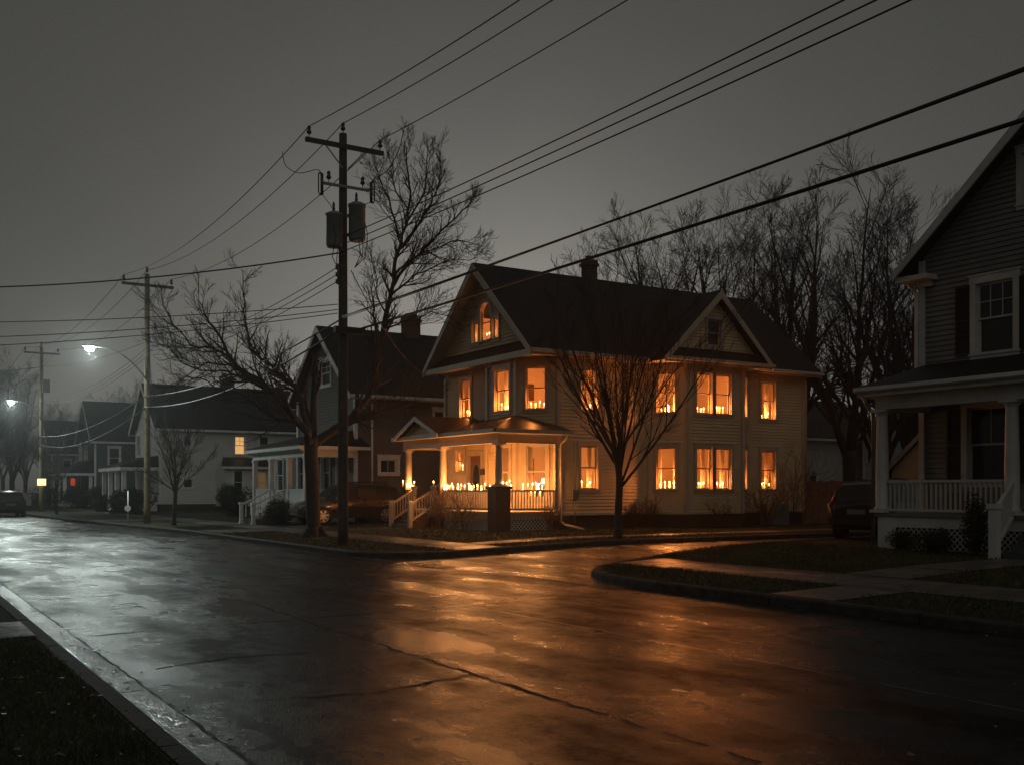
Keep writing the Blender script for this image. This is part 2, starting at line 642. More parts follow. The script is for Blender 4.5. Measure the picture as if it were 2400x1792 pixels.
def baluster_set(parent, m, p, q, z0, z1, step, w=0.035, skip=None, slope=0.0):
    """upright bars between two rails, each a part; one shared mesh"""
    p, q = V((p[0], p[1], 0)), V((q[0], q[1], 0))
    L = (q - p).length
    n = max(1, int(round(L / step)))
    mb = MB()
    mb.box(-w / 2, -w / 2, 0, w / 2, w / 2, z1 - z0)
    me = mb.mesh('baluster')
    me.materials.append(m)
    ang = math.atan2((q - p).y, (q - p).x)
    for i in range(n):
        c = p + (q - p) * ((i + 0.5) / n)
        o = bpy.data.objects.new('baluster', me)
        COL.objects.link(o)
        o.parent = parent
        o.location = (c.x - ORG[parent].x, c.y - ORG[parent].y, z0 + slope * (i + 0.5) / n - ORG[parent].z)
        o.rotation_euler = (0, 0, ang)
        ORG[o] = ORG[parent]


def railing(parent, m, p, q, z0, z1, step=0.115, w=0.035):
    mb = MB()
    mb.beam((p[0], p[1], z1 - 0.03), (q[0], q[1], z1 - 0.03), 0.09, 0.06)
    part('handrail', mb, m, parent)
    mb = MB()
    mb.beam((p[0], p[1], z0 + 0.03), (q[0], q[1], z0 + 0.03), 0.07, 0.06)
    part('bottom_rail', mb, m, parent)
    baluster_set(parent, m, p, q, z0 + 0.06, z1 - 0.06, step, w)


def lattice(parent, m, fr, a0, a1, z0, z1, step=0.10, w=0.028, o=0.0):
    mb = MB()
    L, Hh = a1 - a0, z1 - z0
    for sgn, oo in ((1, o), (-1, o + 0.009)):
        c = -Hh
        while c < L:
            # strip a = c + t (or mirrored), z = t
            t0, t1 = max(0, -c), min(Hh, L - c)
            if t1 - t0 > 0.03:
                pts = []
                for t in (t0, t1):
                    a = c + t
                    a = a if sgn > 0 else L - a
                    pts.append((a0 + a, z0 + t))
                (aa, za), (ab, zb) = pts
                k = w * 0.707
                mb.hexa([fr.p(aa - k, za, oo), fr.p(aa + k, za, oo), fr.p(aa + k, za, oo - .007), fr.p(aa - k, za, oo - .007),
                         fr.p(ab - k, zb, oo), fr.p(ab + k, zb, oo), fr.p(ab + k, zb, oo - .007), fr.p(ab - k, zb, oo - .007)])
            c += step * 1.414
    return part('lattice', mb, m, parent)


def fan(mb, poly, th):
    mb.prism(poly, (0, 0, -th))


def gable_roof_x(parent, mroof, x0, x1, yr, zr, ya, yb, ze, th=0.13):
    """ridge along X at (yr, zr); eaves at ya and yb, height ze"""
    mb = MB()
    mb.prism([(x0, ya, ze), (x0, yr, zr), (x0, yb, ze), (x0, yb, ze - th), (x0, yr, zr - th * 1.35), (x0, ya, ze - th)], (x1 - x0, 0, 0))
    return part('roof', mb, mroof, parent)


def rake(parent, m, x, yr, zr, ya, yb, ze, h=0.24, t=0.05, drop=0.03):
    """sloping boards along the gable's edge, standing 3 mm proud of the roof's end"""
    for y in (ya, yb):
        mb = MB()
        mb.prism([(x - 0.003, y, ze - drop), (x - 0.003, yr, zr - drop), (x - 0.003, yr, zr - drop - h * 1.3), (x - 0.003, y, ze - drop - h * 1.0)], (-t, 0, 0))
        part('rake_board', mb, m, parent)


def chimney_mb(x, y, z0, z1, w=0.62, d=0.62):
    mb = MB()
    mb.box(x - w / 2, y - d / 2, z0, x + w / 2, y + d / 2, z1 - 0.32)
    mb.box(x - w / 2 - .06, y - d / 2 - .06, z1 - 0.32, x + w / 2 + .06, y + d / 2 + .06, z1 - 0.2)
    mb.box(x - w / 2 - .02, y - d / 2 - .02, z1 - 0.2, x + w / 2 + .02, y + d / 2 + .02, z1 - 0.06)
    mb.box(x - w / 2 + .12, y - d / 2 + .12, z1 - 0.06, x + w / 2 - .12, y + d / 2 - .12, z1 + 0.12)
    return mb


def column_mb(x, y, z0, z1, r):
    mb = MB()
    mb.box(x - r * 1.35, y - r * 1.35, z0, x + r * 1.35, y + r * 1.35, z0 + 0.07)
    mb.lathe((x, y, z0 + 0.07), [(r * 1.2, 0), (r * 1.2, .04), (r, .08), (r * 1.0, (z1 - z0) * .4), (r * .84, z1 - z0 - .25), (r * .84, z1 - z0 - .2), (r * 1.1, z1 - z0 - .16), (r * 1.15, z1 - z0 - .13)], 16)
    mb.box(x - r * 1.3, y - r * 1.3, z1 - 0.06, x + r * 1.3, y + r * 1.3, z1)
    return mb


def square_post_mb(x, y, z0, z1, w):
    mb = MB()
    h = w / 2
    mb.box(x - h, y - h, z0 + .1, x + h, y + h, z1 - .1)
    mb.box(x - h - .025, y - h - .025, z0, x + h + .025, y + h + .025, z0 + .1)
    mb.box(x - h - .03, y - h - .03, z1 - .1, x + h + .03, y + h + .03, z1)
    return mb


CANDLES = []


def candle_mesh():
    mb = MB()
    mb.lathe((0, 0, 0), [(0.034, 0), (0.036, 0.006), (0.026, 0.012), (0.026, 0.135), (0.022, 0.14)], 10)
    me = mb.mesh('candle')
    me.materials.append(MT['wax'])
    fb = MB()
    fb.lathe((0, 0, 0.142), [(0.004, 0), (0.013, 0.012), (0.017, 0.028), (0.012, 0.05), (0.004, 0.07), (0.001, 0.08)], 8)
    fe = fb.mesh('flame')
    fe.materials.append(MT['flame'])
    return me, fe


CM, FM = candle_mesh()


def candle(p, label, group, sc=1.0):
    o = bpy.data.objects.new('candle', CM)
    COL.objects.link(o)
    o.location = p
    o.scale = (1, 1, sc)
    o['label'] = label
    o['category'] = 'candle'
    o['group'] = group
    f = bpy.data.objects.new('flame', FM)
    COL.objects.link(f)
    f.parent = o
    f.scale = (1, 1, 1 / sc)
    f.location = (0, 0, 0.142 - 0.142 / sc)
    return o


def point(p, power, r=0.04, col=(1.0, 0.29, 0.06)):
    l = bpy.data.lights.new('candle_fill_light', 'POINT')
    l.energy = power
    l.color = col
    l.shadow_soft_size = r
    o = bpy.data.objects.new('candle_fill_light', l)
    COL.objects.link(o)
    o.location = p
    return o
# ------------------------------------------------------------------ the candlelit corner house
RC = random.Random(11)
YH = thing('corner_house', 'pale yellow two-storey corner house with candlelit windows and a corner porch', 'house', (26.0, 33.0, 0.3))
UZ0, UZ1, LZ0, LZ1 = 4.60, 5.98, 1.78, 3.22
FLR, MID, CEIL = 0.95, 3.78, 6.34
pl = [(19.84, 36.8), (19.84, 32.64), (19.34, 32.64), (19.34, 30.66), (20.4, 29.6), (24.37, 29.6), (25.4, 28.57), (28.24, 28.57), (29.53, 29.6), (32.7, 29.6), (32.7, 36.8)]
FRS = [Fr(a, b) for a, b in zip(pl, pl[1:] + pl[:1])]
FA, FRET, FB, FC, FS1, FL, FM_, FRR, FS2, FBK, FLS = FRS
TW, TS = MT['trim'], MT['trim']


def wpx(fr, xl, xr, z0, z1):
    a, _ = fr.hit(xl)
    b, _ = fr.hit(xr)
    return (min(a, b), max(a, b), z0, z1)


WN = {
    'W1': (FA, wpx(FA, 1081, 1103, UZ0, UZ1)), 'W2': (FB, wpx(FB, 1163, 1193, UZ0, UZ1)), 'W3': (FC, wpx(FC, 1236, 1276, UZ0, UZ1)),
    'W4': (FS1, wpx(FS1, 1363, 1397, UZ0, UZ1)), 'W5': (FL, wpx(FL, 1542, 1582, UZ0, UZ1)),
    'W6': (FM_, wpx(FM_, 1634, 1665, UZ0, UZ1)), 'W7': (FM_, wpx(FM_, 1679, 1710, UZ0, UZ1)),
    'WT': (FRR, (0.52, 1.12, UZ0, UZ1)), 'W8': (FS2, wpx(FS2, 1785, 1814, UZ0, UZ1)),
    'P1': (FA, wpx(FA, 1072, 1088, 2.48, LZ1)), 'P2': (FB, wpx(FB, 1171, 1194, LZ0 - .3, LZ1)), 'P3': (FC, wpx(FC, 1237, 1277, LZ0 - .3, LZ1)),
    'L4': (FS1, wpx(FS1, 1363, 1397, LZ0, LZ1)), 'L5': (FL, wpx(FL, 1542, 1582, LZ0, LZ1)),
    'L6': (FM_, wpx(FM_, 1634, 1665, LZ0, LZ1)), 'L7': (FM_, wpx(FM_, 1679, 1710, LZ0, LZ1)),
    'LT': (FRR, (0.52, 1.12, LZ0, LZ1)), 'L8': (FS2, wpx(FS2, 1785, 1814, LZ0, LZ1)),
}
WHERE = {
    'W1': 'upstairs window left of the octagonal corner', 'W2': 'upstairs front window of the octagonal corner', 'W3': 'upstairs angled window of the octagonal corner',
    'W4': 'upstairs window behind the bare young tree', 'W5': 'upstairs angled window of the side bay', 'W6': 'left half of the upstairs twin window', 'W7': 'right half of the upstairs twin window',
    'WT': 'upstairs narrow window on the bay far side', 'W8': 'upstairs window by the rear corner', 'P1': 'small porch window beside the front door',
    'P2': 'tall porch window right of the front door', 'P3': 'tall angled porch window with a lamp', 'L4': 'downstairs window behind the young tree trunk',
    'L5': 'downstairs angled window of the side bay', 'L6': 'left half of the downstairs twin window', 'L7': 'right half of the downstairs twin window',
    'LT': 'downstairs narrow window on the bay far side', 'L8': 'downstairs window by the rear corner',
}
DOOR = wpx(FA, 1100, 1127, FLR, 3.02)
wall = MB()
for fr in FRS:
    ops = [hole(w) for f, w in WN.values() if f is fr]
    if fr is FA:
        ops.append((DOOR[0] - .03, DOOR[1] + .03, FLR - .08, DOOR[3] + .03))
    siding(wall, fr, 0.88, 6.2, lambda z, L=fr.len: (0, L), ops)
part('siding', wall, MT['yellow'], YH)
fz = MB()
for fr in FRS:
    if fr is not FRET:
        fz.fbox(fr, 0.0, fr.len, 6.2, 6.36, -0.03, 0.042)
part('frieze', fz, TW, YH)
wt = MB()
for fr in FRS:
    if fr is not FRET:
        wt.fbox(fr, 0.0, fr.len, 0.80, 0.88, -0.03, 0.04)
part('water_table', wt, TW, YH)
fd = MB()
for fr in FRS:
    fd.fbox(fr, 0.0, fr.len, 0.1, 0.80, -0.2, -0.02)
part('foundation', fd, MT['foundation'], YH)
for i, (x, y) in enumerate(pl):
    if i in (1,):
        continue
    cb = MB()
    w = 0.075
    q = [(x - w, y - w), (x + w, y - w), (x + w, y + w), (x - w, y + w)]
    cb.box(x - w, y - w, 0.885, x + w, y + w, 6.195)
    part('corner_board', cb, TW, YH)
for k, (fr, w) in WN.items():
    cur = None
    if k in ('P2', 'P3', 'L4', 'L5', 'L6', 'L7', 'L8'):
        cur = 'lr'
    elif k in ('W1', 'W2', 'W4'):
        cur = 'l'
    elif k in ('W8', 'W5'):
        cur = 'r'
    window(YH, fr, w, TW, TS, MT['glass'], lit=True, curtain=cur, cas=0.12, tilt=.013 if k == 'W2' else 0)
    a0, a1, z0, z1 = w
    n = 3 if (a1 - a0) < 0.55 else (4 if (a1 - a0) < .75 else 5)
    sc = 1.0
    lz = max(z0, LZ0 - 0.3) - 0.049
    for i in range(n):
        a = a0 + (a1 - a0) * (i + 0.5 + RC.uniform(-.2, .2)) / n
        candle(fr.p(a, lz, -0.25 + RC.uniform(-.05, .05)), 'lit white candle on the sill of the ' + WHERE[k], 'candles on the sill of the ' + WHERE[k], RC.uniform(0.8, 1.7))
    point(fr.p(a0 + (a1 - a0) * (.68 if fr is FL else .5), lz + 0.3, -0.15 if fr is FL else -0.22), (150.0 if fr is FL else 36.0 if z0 > 4 else 22.0) * (a1 - a0) / 0.7, 0.05)
# rooms behind the windows
rm = MB()
for z0, z1 in ((FLR, MID - .1), (MID, CEIL)):
    rm.box(20.0, 32.9, z0, 32.5, 33.0, z1)
    for x in (23.0, 29.62):
        rm.box(x, 29.7, z0, x + .1, 32.89, z1)
    rm.box(23.2, 33.01, z0, 23.3, 36.7, z1)
part('inner_wall', rm, MT['plaster'], YH)
fl = MB()
for z in (FLR, MID):
    fl.prism([(p[0] + (0.06 if p[0] < 26 else -.06), p[1] + (.06 if p[1] < 33 else -.06), z - 0.05) for p in pl], (0, 0, 0.049))
part('floor', fl, MT['floorwood'], YH)
ce = MB()
for z in (MID - .1, CEIL):
    ce.prism([(p[0] + (0.05 if p[0] < 26 else -.05), p[1] + (.05 if p[1] < 33 else -.05), z) for p in pl], (0, 0, 0.04))
part('ceiling', ce, MT['plaster'], YH)
deco = MB()
for z in (FLR, MID):
    for x in (21.0, 24.6, 26.9, 28.7, 30.6):
        deco.box(x, 32.84, z + 1.25 + .1 * math.sin(x), x + .5 + .12 * math.sin(3 * x), 32.895, z + 1.95)
    deco.box(25.4, 32.82, z, 26.2, 32.892, z + 2.05)
    deco.box(31.3, 32.82, z, 32.1, 32.892, z + 2.05)
part('picture_frame', deco, MT['darkwood'], YH)
for z, pw in ((FLR, 44), (MID, 40)):
    for x, y, f in ((21.3, 31.4, .9), (24.7, 31.2, .8), (27.3, 30.6, 1.0), (31.1, 31.2, .8), (21.3, 34.9, .8)):
        point((x, y, z + 1.0), pw * f, 0.03)  # fill lights added mid-room; no candle stands at these points
# front door
dm = MB()
dm.fbox(FA, DOOR[0] + .002, DOOR[1] - .002, FLR + .01, DOOR[3] - .005, -0.10, -0.055)
dr = part('door', dm, MT['door'], YH)
dg = MB()
cx, cz, ra, rz = (DOOR[0] + DOOR[1]) / 2, 2.15, (DOOR[1] - DOOR[0]) * .26, 0.55
dg.prism([FA.p(cx + ra * math.cos(t * PI / 10), cz + rz * math.sin(t * PI / 10), -0.054) for t in range(20)], FA.n * 0.012)
part('pane', dg, MT['dglass'], dr)
dh = MB()
dh.lathe(FA.p(DOOR[1] - .09, 1.95, -0.03), [(0.03, -.03), (0.035, 0), (0.03, .03)], 10)
part('handle', dh, MT['metal'], dr)
df = MB()
df.fbox(FA, DOOR[0] - .16, DOOR[0] - .03, FLR, DOOR[3] + .03, -.12, .05)
df.fbox(FA, DOOR[1] + .03, DOOR[1] + .16, FLR, DOOR[3] + .03, -.12, .05)
df.fbox(FA, DOOR[0] - .18, DOOR[1] + .18, DOOR[3] + .03, DOOR[3] + .2, -.12, .056)
part('door_frame', df, TW, YH)
mbx = MB()
ax, _ = FA.hit(1136)
mbx.fbox(FA, ax - .14, ax + .14, 2.27, 2.47, .02, .13)
mbx.fbox(FA, ax - .155, ax + .155, 2.47, 2.50, .018, .15)
part('letter_box', mbx, MT['dark'], YH)
# ---- roofs
EZ, RZ, RY = 6.5, 10.12, 33.0
YA, YB, XA, XB = 29.0, 37.0, 18.9, 33.2
gable_roof_x(YH, MT['roof'], XA, XB, RY, RZ, YA, YB, EZ)
rake(YH, TW, XA, RY, RZ, YA, YB, EZ)
sf = MB()
sf.box(XA + .05, YA + .05, 6.36, XB - .05, YB - .05, 6.375)
sf.box(24.1, 28.1, 6.362, 29.25, YA + .049, 6.377)
part('soffit', sf, MT['soffit'], YH)
gt = MB()
gt.box(XA + .02, YA + .002, 6.30, 24.0, YA + .05, 6.49 - .12)
gt.box(29.35, YA + .002, 6.30, XB - .02, YA + .05, 6.49 - .12)
gt.box(XA, YA + .05, 6.28, XA + .05, YB - .05, 6.48)
gt.box(24.0, 28.05, 6.29, 29.35, 28.1, 6.48)
part('fascia', gt, TW, YH)
for a, b, y in ((XA, 23.95, YA), (29.4, XB, YA), (23.95, 29.4, 28.05)):
    g = MB()
    g.prism([(a, y, 6.5), (a, y - .04, 6.5), (a, y - .12, 6.46), (a, y - .12, 6.39), (a, y - .07, 6.36), (a, y, 6.36)], (b - a, 0, 0))
    part('gutter', g, TW, YH)
# front gable
FG = Fr((19.5, 36.9), (19.5, 29.1))
gx = lambda z: (9.93 - z) / (3.62 / 4.0)
arch = {}
ga0, _ = FG.hit(1129)
ga1, _ = FG.hit(1149)
gl0, _ = FG.hit(1110)
gl1, _ = FG.hit(1121.5)
gr0, _ = FG.hit(1157)
gr1, _ = FG.hit(1169)
GW = [(gl0, gl1, 7.33, 8.0), (ga0, ga1, 7.33, 8.28), (gr0, gr1, 7.33, 8.0)]
ca, cr = (ga0 + ga1) / 2, (ga1 - ga0) / 2 + .05
gw = MB()
aops = [hole(GW[0]), (ca - cr - .12, ca + cr + .12, 7.28, 8.33 + cr + .12), hole(GW[2])]
siding(gw, FG, 6.6, 9.9, lambda z: (3.9 - max(0, gx(z)), 3.9 + max(0, gx(z))), aops)
part('gable_siding', gw, MT['yellow'], YH)
gnames = ['left lancet of the gable window', 'tall arched gable window', 'right lancet of the gable window']
for i in (0, 2):
    window(YH, FG, GW[i], TW, TS, MT['glass'], lit=True, cas=0.07, single=True)
# arched middle light
aw = MB()
az = 8.33
seg = [(ca + cr * math.cos(PI - PI * t / 14), az + cr * math.sin(PI - PI * t / 14)) for t in range(15)]
aw.fbox(FG, ca - cr - .12, ca - cr, 7.28, az, -.05, .045)
aw.fbox(FG, ca + cr, ca + cr + .12, 7.28, az, -.05, .045)
aw.fbox(FG, ca - cr - .15, ca + cr + .15, 7.235, 7.28, -.16, .085)
for (x0, q0), (x1, q1) in zip(seg, seg[1:]):
    def outp(x, q):
        s = (cr + .12) / cr
        return ca + (x - ca) * s, az + (q - az) * s
    e0, e1 = outp(x0, q0), outp(x1, q1)
    aw.hexa([FG.p(x0, q0, .05), FG.p(x1, q1, .05), FG.p(x1, q1, -.12), FG.p(x0, q0, -.12), FG.p(*e0, .05), FG.p(*e1, .05), FG.p(*e1, -.12), FG.p(*e0, -.12)])
    top = az + cr + .12
    aw.quad(FG.p(*e0, .012), FG.p(*e1, .012), FG.p(e1[0], top, .012), FG.p(e0[0], top, .012))
win = part('window', aw, TW, YH, label='arched middle window of the gable')
sb = MB()
sash(sb, FG, ca - cr, ca + cr, 7.281, 7.98, -.05)
sb.fbox(FG, ca - cr, ca - cr + .04, 7.98, az, -.085, -.05)
sb.fbox(FG, ca + cr - .04, ca + cr, 7.98, az, -.085, -.05)
part('sash', sb, TS, win)
pg = MB()
pg.add([FG.p(ca - cr, 7.29, -.07), FG.p(ca + cr, 7.29, -.07)] + [FG.p(x, q, -.07) for x, q in reversed(seg)], [tuple(range(17))])
part('pane', pg, MT['glass'], win)
for i, w in enumerate(GW):
    n = (2, 4, 3)[i]
    for j in range(n):
        candle(FG.p(w[0] + (w[1] - w[0]) * (j + .5) / n, 7.29, -.22 + RC.uniform(-.05, .05)), 'lit white candle on the sill of the ' + gnames[i], 'candles on the sill of the ' + gnames[i], RC.uniform(.8, 1.8))
at = MB()
at.box(19.56, 31.4, 7.2, 22.0, 34.6, 7.27)
at.prism([(22.0, 31.4, 7.2), (22.0, 34.6, 7.2), (22.0, 34.6, 8.4), (22.0, 33.0, 9.75), (22.0, 31.4, 8.4)], (.1, 0, 0))
at.box(19.56, 31.3, 7.2, 22.0, 31.4, 8.4)
at.box(19.56, 34.6, 7.2, 22.0, 34.7, 8.4)
part('inner_wall', at, MT['plaster_b'], YH)
atb = MB()
atb.box(21.6, 32.2, 7.271, 21.9, 32.7, 8.1)
atb.box(21.5, 33.5, 7.271, 21.95, 34.0, 7.9)
part('attic_box', atb, MT['darkwood'], YH)
point((20.6, 32.35, 7.9), 22, 0.03)  # attic fill lights added away from the sill candles
point((20.6, 33.7, 7.9), 22, 0.03)
point((19.75, 32.2, 7.6), 2.5, 0.05)
point((19.75, 33.9, 7.6), 2.5, 0.05)
rs = MB()
for ys, sg in ((YA + .06, 1), (YB - .06, -1)):
    rs.prism([(XA + .01, ys, 6.30), (XA + .01, RY, RZ - .26 + .06), (XA + .01, RY, RZ - .28 + .06), (XA + .01, ys, 6.28)], (.62, 0, 0))
part('rake_soffit', rs, TW, YH)
pr = MB()
pr.prism([(XA + .01, 29.2, 6.5), (19.56, 29.2, 7.0), (19.56, 29.2, 6.9), (XA + .01, 29.2, 6.4)], (0, 7.6, 0))
part('pent_roof', pr, MT['roofy'], YH)
# side cross gable over the bay
CX, CZ, CA, CB, CYF = 26.67, 9.1, 23.98, 29.36, 28.05
cg = MB()
cg.prism([(CA, CYF, EZ), (CX, CYF, CZ), (CB, CYF, EZ), (CB, CYF, EZ - .13), (CX, CYF, CZ - .18), (CA, CYF, EZ - .13)], (0, 4.2, 0))
part('dormer_roof', cg, MT['roofy'], YH)
for x in (CA, CB):
    mb = MB()
    mb.prism([(x, CYF - .003, EZ - .03), (CX, CYF - .003, CZ - .03), (CX, CYF - .003, CZ - .03 - .3), (x, CYF - .003, EZ - .25)], (0, -.05, 0))
    part('rake_board', mb, TW, YH)
FG2 = Fr((CA, 28.42), (CB, 28.42))
ha, _ = FG2.hit(1660)
hb, _ = FG2.hit(1687)
sw = (ha, hb, 7.12, 7.98)
g2 = MB()
half = (CB - CA) / 2
gx2 = lambda z: max(0.0, (8.88 - z) / ((CZ - EZ) / half))
siding(g2, FG2, 6.6, 8.86, lambda z: (half - gx2(z), half + gx2(z)), [hole(sw)])
part('gable_siding', g2, MT['yellow'], YH)
window(YH, FG2, sw, TW, TS, MT['dglass'], cas=0.11, label='dark window in the side gable')
pr = MB()
pr.prism([(CA + .1, CYF + .01, 6.5), (CA + .1, 28.44, 6.93), (CA + .1, 28.44, 6.83), (CA + .1, CYF + .01, 6.4)], (CB - CA - .2, 0, 0))
part('pent_roof', pr, MT['roof'], YH)
part('chimney', chimney_mb(24.7, 33.6, 9.2, 11.05, .5, .42), MT['brick'], YH)
# ---- the porch
PX, PY, PL = 17.72, 29.22, 36.15
pf = MB()
pf.prism([(PX - .1, PY - .1, 0.9), (20.1, PY - .1, .9), (20.1, 29.55, .9), (19.3, 30.6, .9), (19.3, 32.6, .9), (19.8, 32.62, .9), (19.8, PL + .2, .9), (PX - .1, PL + .2, .9)], (0, 0, 0.06))
part('porch_floor', pf, MT['white'], YH)
sk = MB()
sk.box(PX - .04, PY + .25, .70, PX, PL, .9)
sk.box(PX + .25, PY - .04, .70, 20.0, PY, .9)
part('skirt_board', sk, TW, YH)
FPF = Fr((PX, 36.1), (PX, PY))
FPS = Fr((PX, PY), (20.05, PY))
lattice(YH, MT['white_far'], FPF, 2.8, FPF.len - .3, 0.28, .70, o=-.02)
lattice(YH, MT['white_far'], FPS, 0.3, FPS.len - .1, 0.28, .70, o=-.02)
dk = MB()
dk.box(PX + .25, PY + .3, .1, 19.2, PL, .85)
part('crawl_space_shade', dk, MT['dark'], YH)  # black block painted in for the shade behind the lattice


def pier(x, y, w=0.5):
    mb = MB()
    mb.box(x - w / 2, y - w / 2, .1, x + w / 2, y + w / 2, 1.72)
    mb.box(x - w / 2 - .05, y - w / 2 - .05, 1.72, x + w / 2 + .05, y + w / 2 + .05, 1.82)
    part('pier', mb, MT['brick'], YH)
    part('porch_post', column_mb(x, y, 1.82, 3.28, 0.135), TW, YH)


pier(PX + .08, PY + .08, 0.56)
pier(PX + .1, 33.3, 0.42)
pier(PX + .1, PL, 0.42)
bm_ = MB()
bm_.box(PX - .04, PY - .05, 3.28, PX + .2, PL + .2, 3.58)
bm_.box(PX + .2, PY - .05, 3.28, 20.1, PY + .18, 3.58)
bm_.box(PX + .2, PL, 3.28, 19.8, PL + .2, 3.58)
part('porch_beam', bm_, TW, YH)
pc = MB()
pc.prism([(17.4, 28.9, 3.60), (20.35, 28.9, 3.60), (20.35, 29.5, 3.60), (19.3, 30.6, 3.60), (19.3, 32.6, 3.60), (19.8, 32.62, 3.60), (19.8, 36.5, 3.60), (17.4, 36.5, 3.60)], (0, 0, .03))
part('porch_ceiling', pc, TW, YH)
prf = MB()
A_, B_, C_, D_, E_, F_ = V((17.33, 28.83, 3.72)), V((17.33, 36.62, 3.72)), V((19.84, 34.7, 4.36)), V((19.33, 30.64, 4.36)), V((20.5, 28.83, 3.72)), V((20.46, 29.58, 3.95))
G_ = V((19.84, 36.62, 3.72))
D2 = V((19.84, 32.0, 4.42))
for poly in ([A_, D_, D2, C_, B_], [A_, E_, F_, D_], [B_, C_, G_]):
    prf.prism(poly, (0, 0, -.07))
part('porch_roof', prf, MT['porchroof'], YH)
pg_ = MB()
pg_.box(17.28, 28.83, 3.60, 17.4, 36.6, 3.73)
pg_.box(17.4, 28.78, 3.60, 20.5, 28.9, 3.73)
part('porch_gutter', pg_, TW, YH)
# pediment over the steps
pb = MB()
for y0, y1 in ((32.55, 34.36), (36.15, 34.36)):
    pb.prism([(17.2, y0, 3.74), (17.2, y1, 4.46), (17.2, y1, 4.36), (17.2, y0, 3.66)], (2.6, 0, 0))
part('pediment_roof', pb, MT['porchroof'], YH)
for y0 in (32.55, 36.15):
    mb = MB()
    mb.prism([(17.197, y0, 3.72), (17.197, 34.36, 4.44), (17.197, 34.36, 4.27), (17.197, y0, 3.6)], (-.04, 0, 0))
    part('rake_board', mb, TW, YH)
FPD = Fr((17.42, 36.0), (17.42, 32.7))
sb = MB()
siding(sb, FPD, 3.74, 4.3, lambda z: (1.65 - max(0, (4.33 - z) / .4), 1.65 + max(0, (4.33 - z) / .4)), [], course=.09)
part('pediment_siding', sb, MT['yellow'], YH)
# steps and rails
SX0, SY0, SY1 = 16.72, 33.9, 35.5
st = MB()
for i in range(4):
    st.box(SX0 + .02 + .25 * i, SY0 + .05, .1, SX0 + .27 + .25 * i, SY1 - .05, .42 + .14 * i)
part('steps', st, MT['darkwood'], YH)
for y in (SY0, SY1):
    part('newel_post', square_post_mb(SX0 + .05, y, .15, 1.3, .14), TW, YH)
    part('newel_post', square_post_mb(PX + .02, y, .92, 1.84, .13), TW, YH)
    for nm, z0, z1, w in (('stair_rail', 1.2, 1.66, .07), ('stair_stringer', .58, 1.08, .06)):
        mb = MB()
        mb.beam((SX0 + .12, y, z0), (PX - .05, y, z1), w, .07)
        part(nm, mb, TW, YH)
    baluster_set(YH, TW, (SX0 + .14, y), (PX - .06, y), .6, 1.2, .115, .03, slope=.46)
RZ0, RZ1 = 1.02, 1.70
railing(YH, TW, (PX, PL - .2), (PX, SY1 + .08), RZ0, RZ1, .12)
railing(YH, TW, (PX, SY0 - .08), (PX, 33.52), RZ0, RZ1, .12)
railing(YH, TW, (PX, 33.08), (PX, PY + .37), RZ0, RZ1, .118)
railing(YH, TW, (PX + .37, PY), (20.0, PY), RZ0, RZ1, .118)
hp = MB()
hp.box(19.98, PY - .07, .9, 20.1, PY + .07, 3.28)
part('half_post', hp, TW, YH)
ds = MB()
ds.tube([(20.35, 28.86, 3.62), (20.3, 28.95, 3.45), (20.22, 29.12, 3.3), (20.2, 29.13, 3.1), (20.2, 29.13, .62), (20.25, 28.95, .5), (20.5, 28.2, .36)], .045, 8)
part('downspout', ds, TW, YH)
ds = MB()
ds.tube([(32.72, 29.5, 6.3), (32.78, 29.5, 6.1), (32.78, 29.5, .4)], .045, 8)
part('downspout', ds, TW, YH)
mt = MB()
mt.fbox(FS1, .55, .8, 1.35, 1.7, .02, .14)
mt.tube([FS1.p(.67, 1.7, .08), FS1.p(.67, 3.4, .05)], .025, 6)
mt.tube([FS1.p(.67, 1.35, .08), FS1.p(.67, .5, .08)], .025, 6)
part('meter_box', mt, MT['metal'], YH)
# candles along the porch rail
for cx_ in (950, 979, 986, 993, 1001, 1009, 1041, 1047, 1053, 1059, 1062, 1073, 1081, 1089, 1100, 1104, 1110, 1119, 1128, 1137, 1148, 1175, 1183, 1190, 1197, 1226, 1237, 1248, 1256, 1262, 1271):
    if cx_ < 1150:
        y, d = on_x(cx_, PX)
        if SY0 < y < SY1:
            continue
        p = (PX, y, RZ1 + (.14 if 33.05 < y < 33.55 or y > 35.95 else 0))
        if 33.05 < y < 33.55:
            p = (PX - .12, y, 1.82)
        elif y > 35.93:
            p = (PX - .1, y, 1.82)
    else:
        x, d = on_y(cx_, PY)
        if x < PX + .45:
            p = (x, PY - .12, 1.82)
        else:
            p = (x, PY, RZ1)
    candle(p, 'lit white candle standing on the white porch rail', 'candles along the porch rail', RC.uniform(.5, 1.35))
for y in (SY0, SY1):
    candle((PX + .02, y, 1.84), 'lit candle on a square newel post at the head of the porch steps', 'candles on the newel posts', .9)
for p in ((PX + .02, 35.8, 1.9), (PX, 32.8, 1.9), (PX, 31.9, 1.9), (PX, 31.0, 1.9), (PX, 30.2, 1.9), (18.5, PY, 1.9), (19.3, PY, 1.9)):
    point(p, 70.0, 0.05, (1.0, 0.385, 0.11))
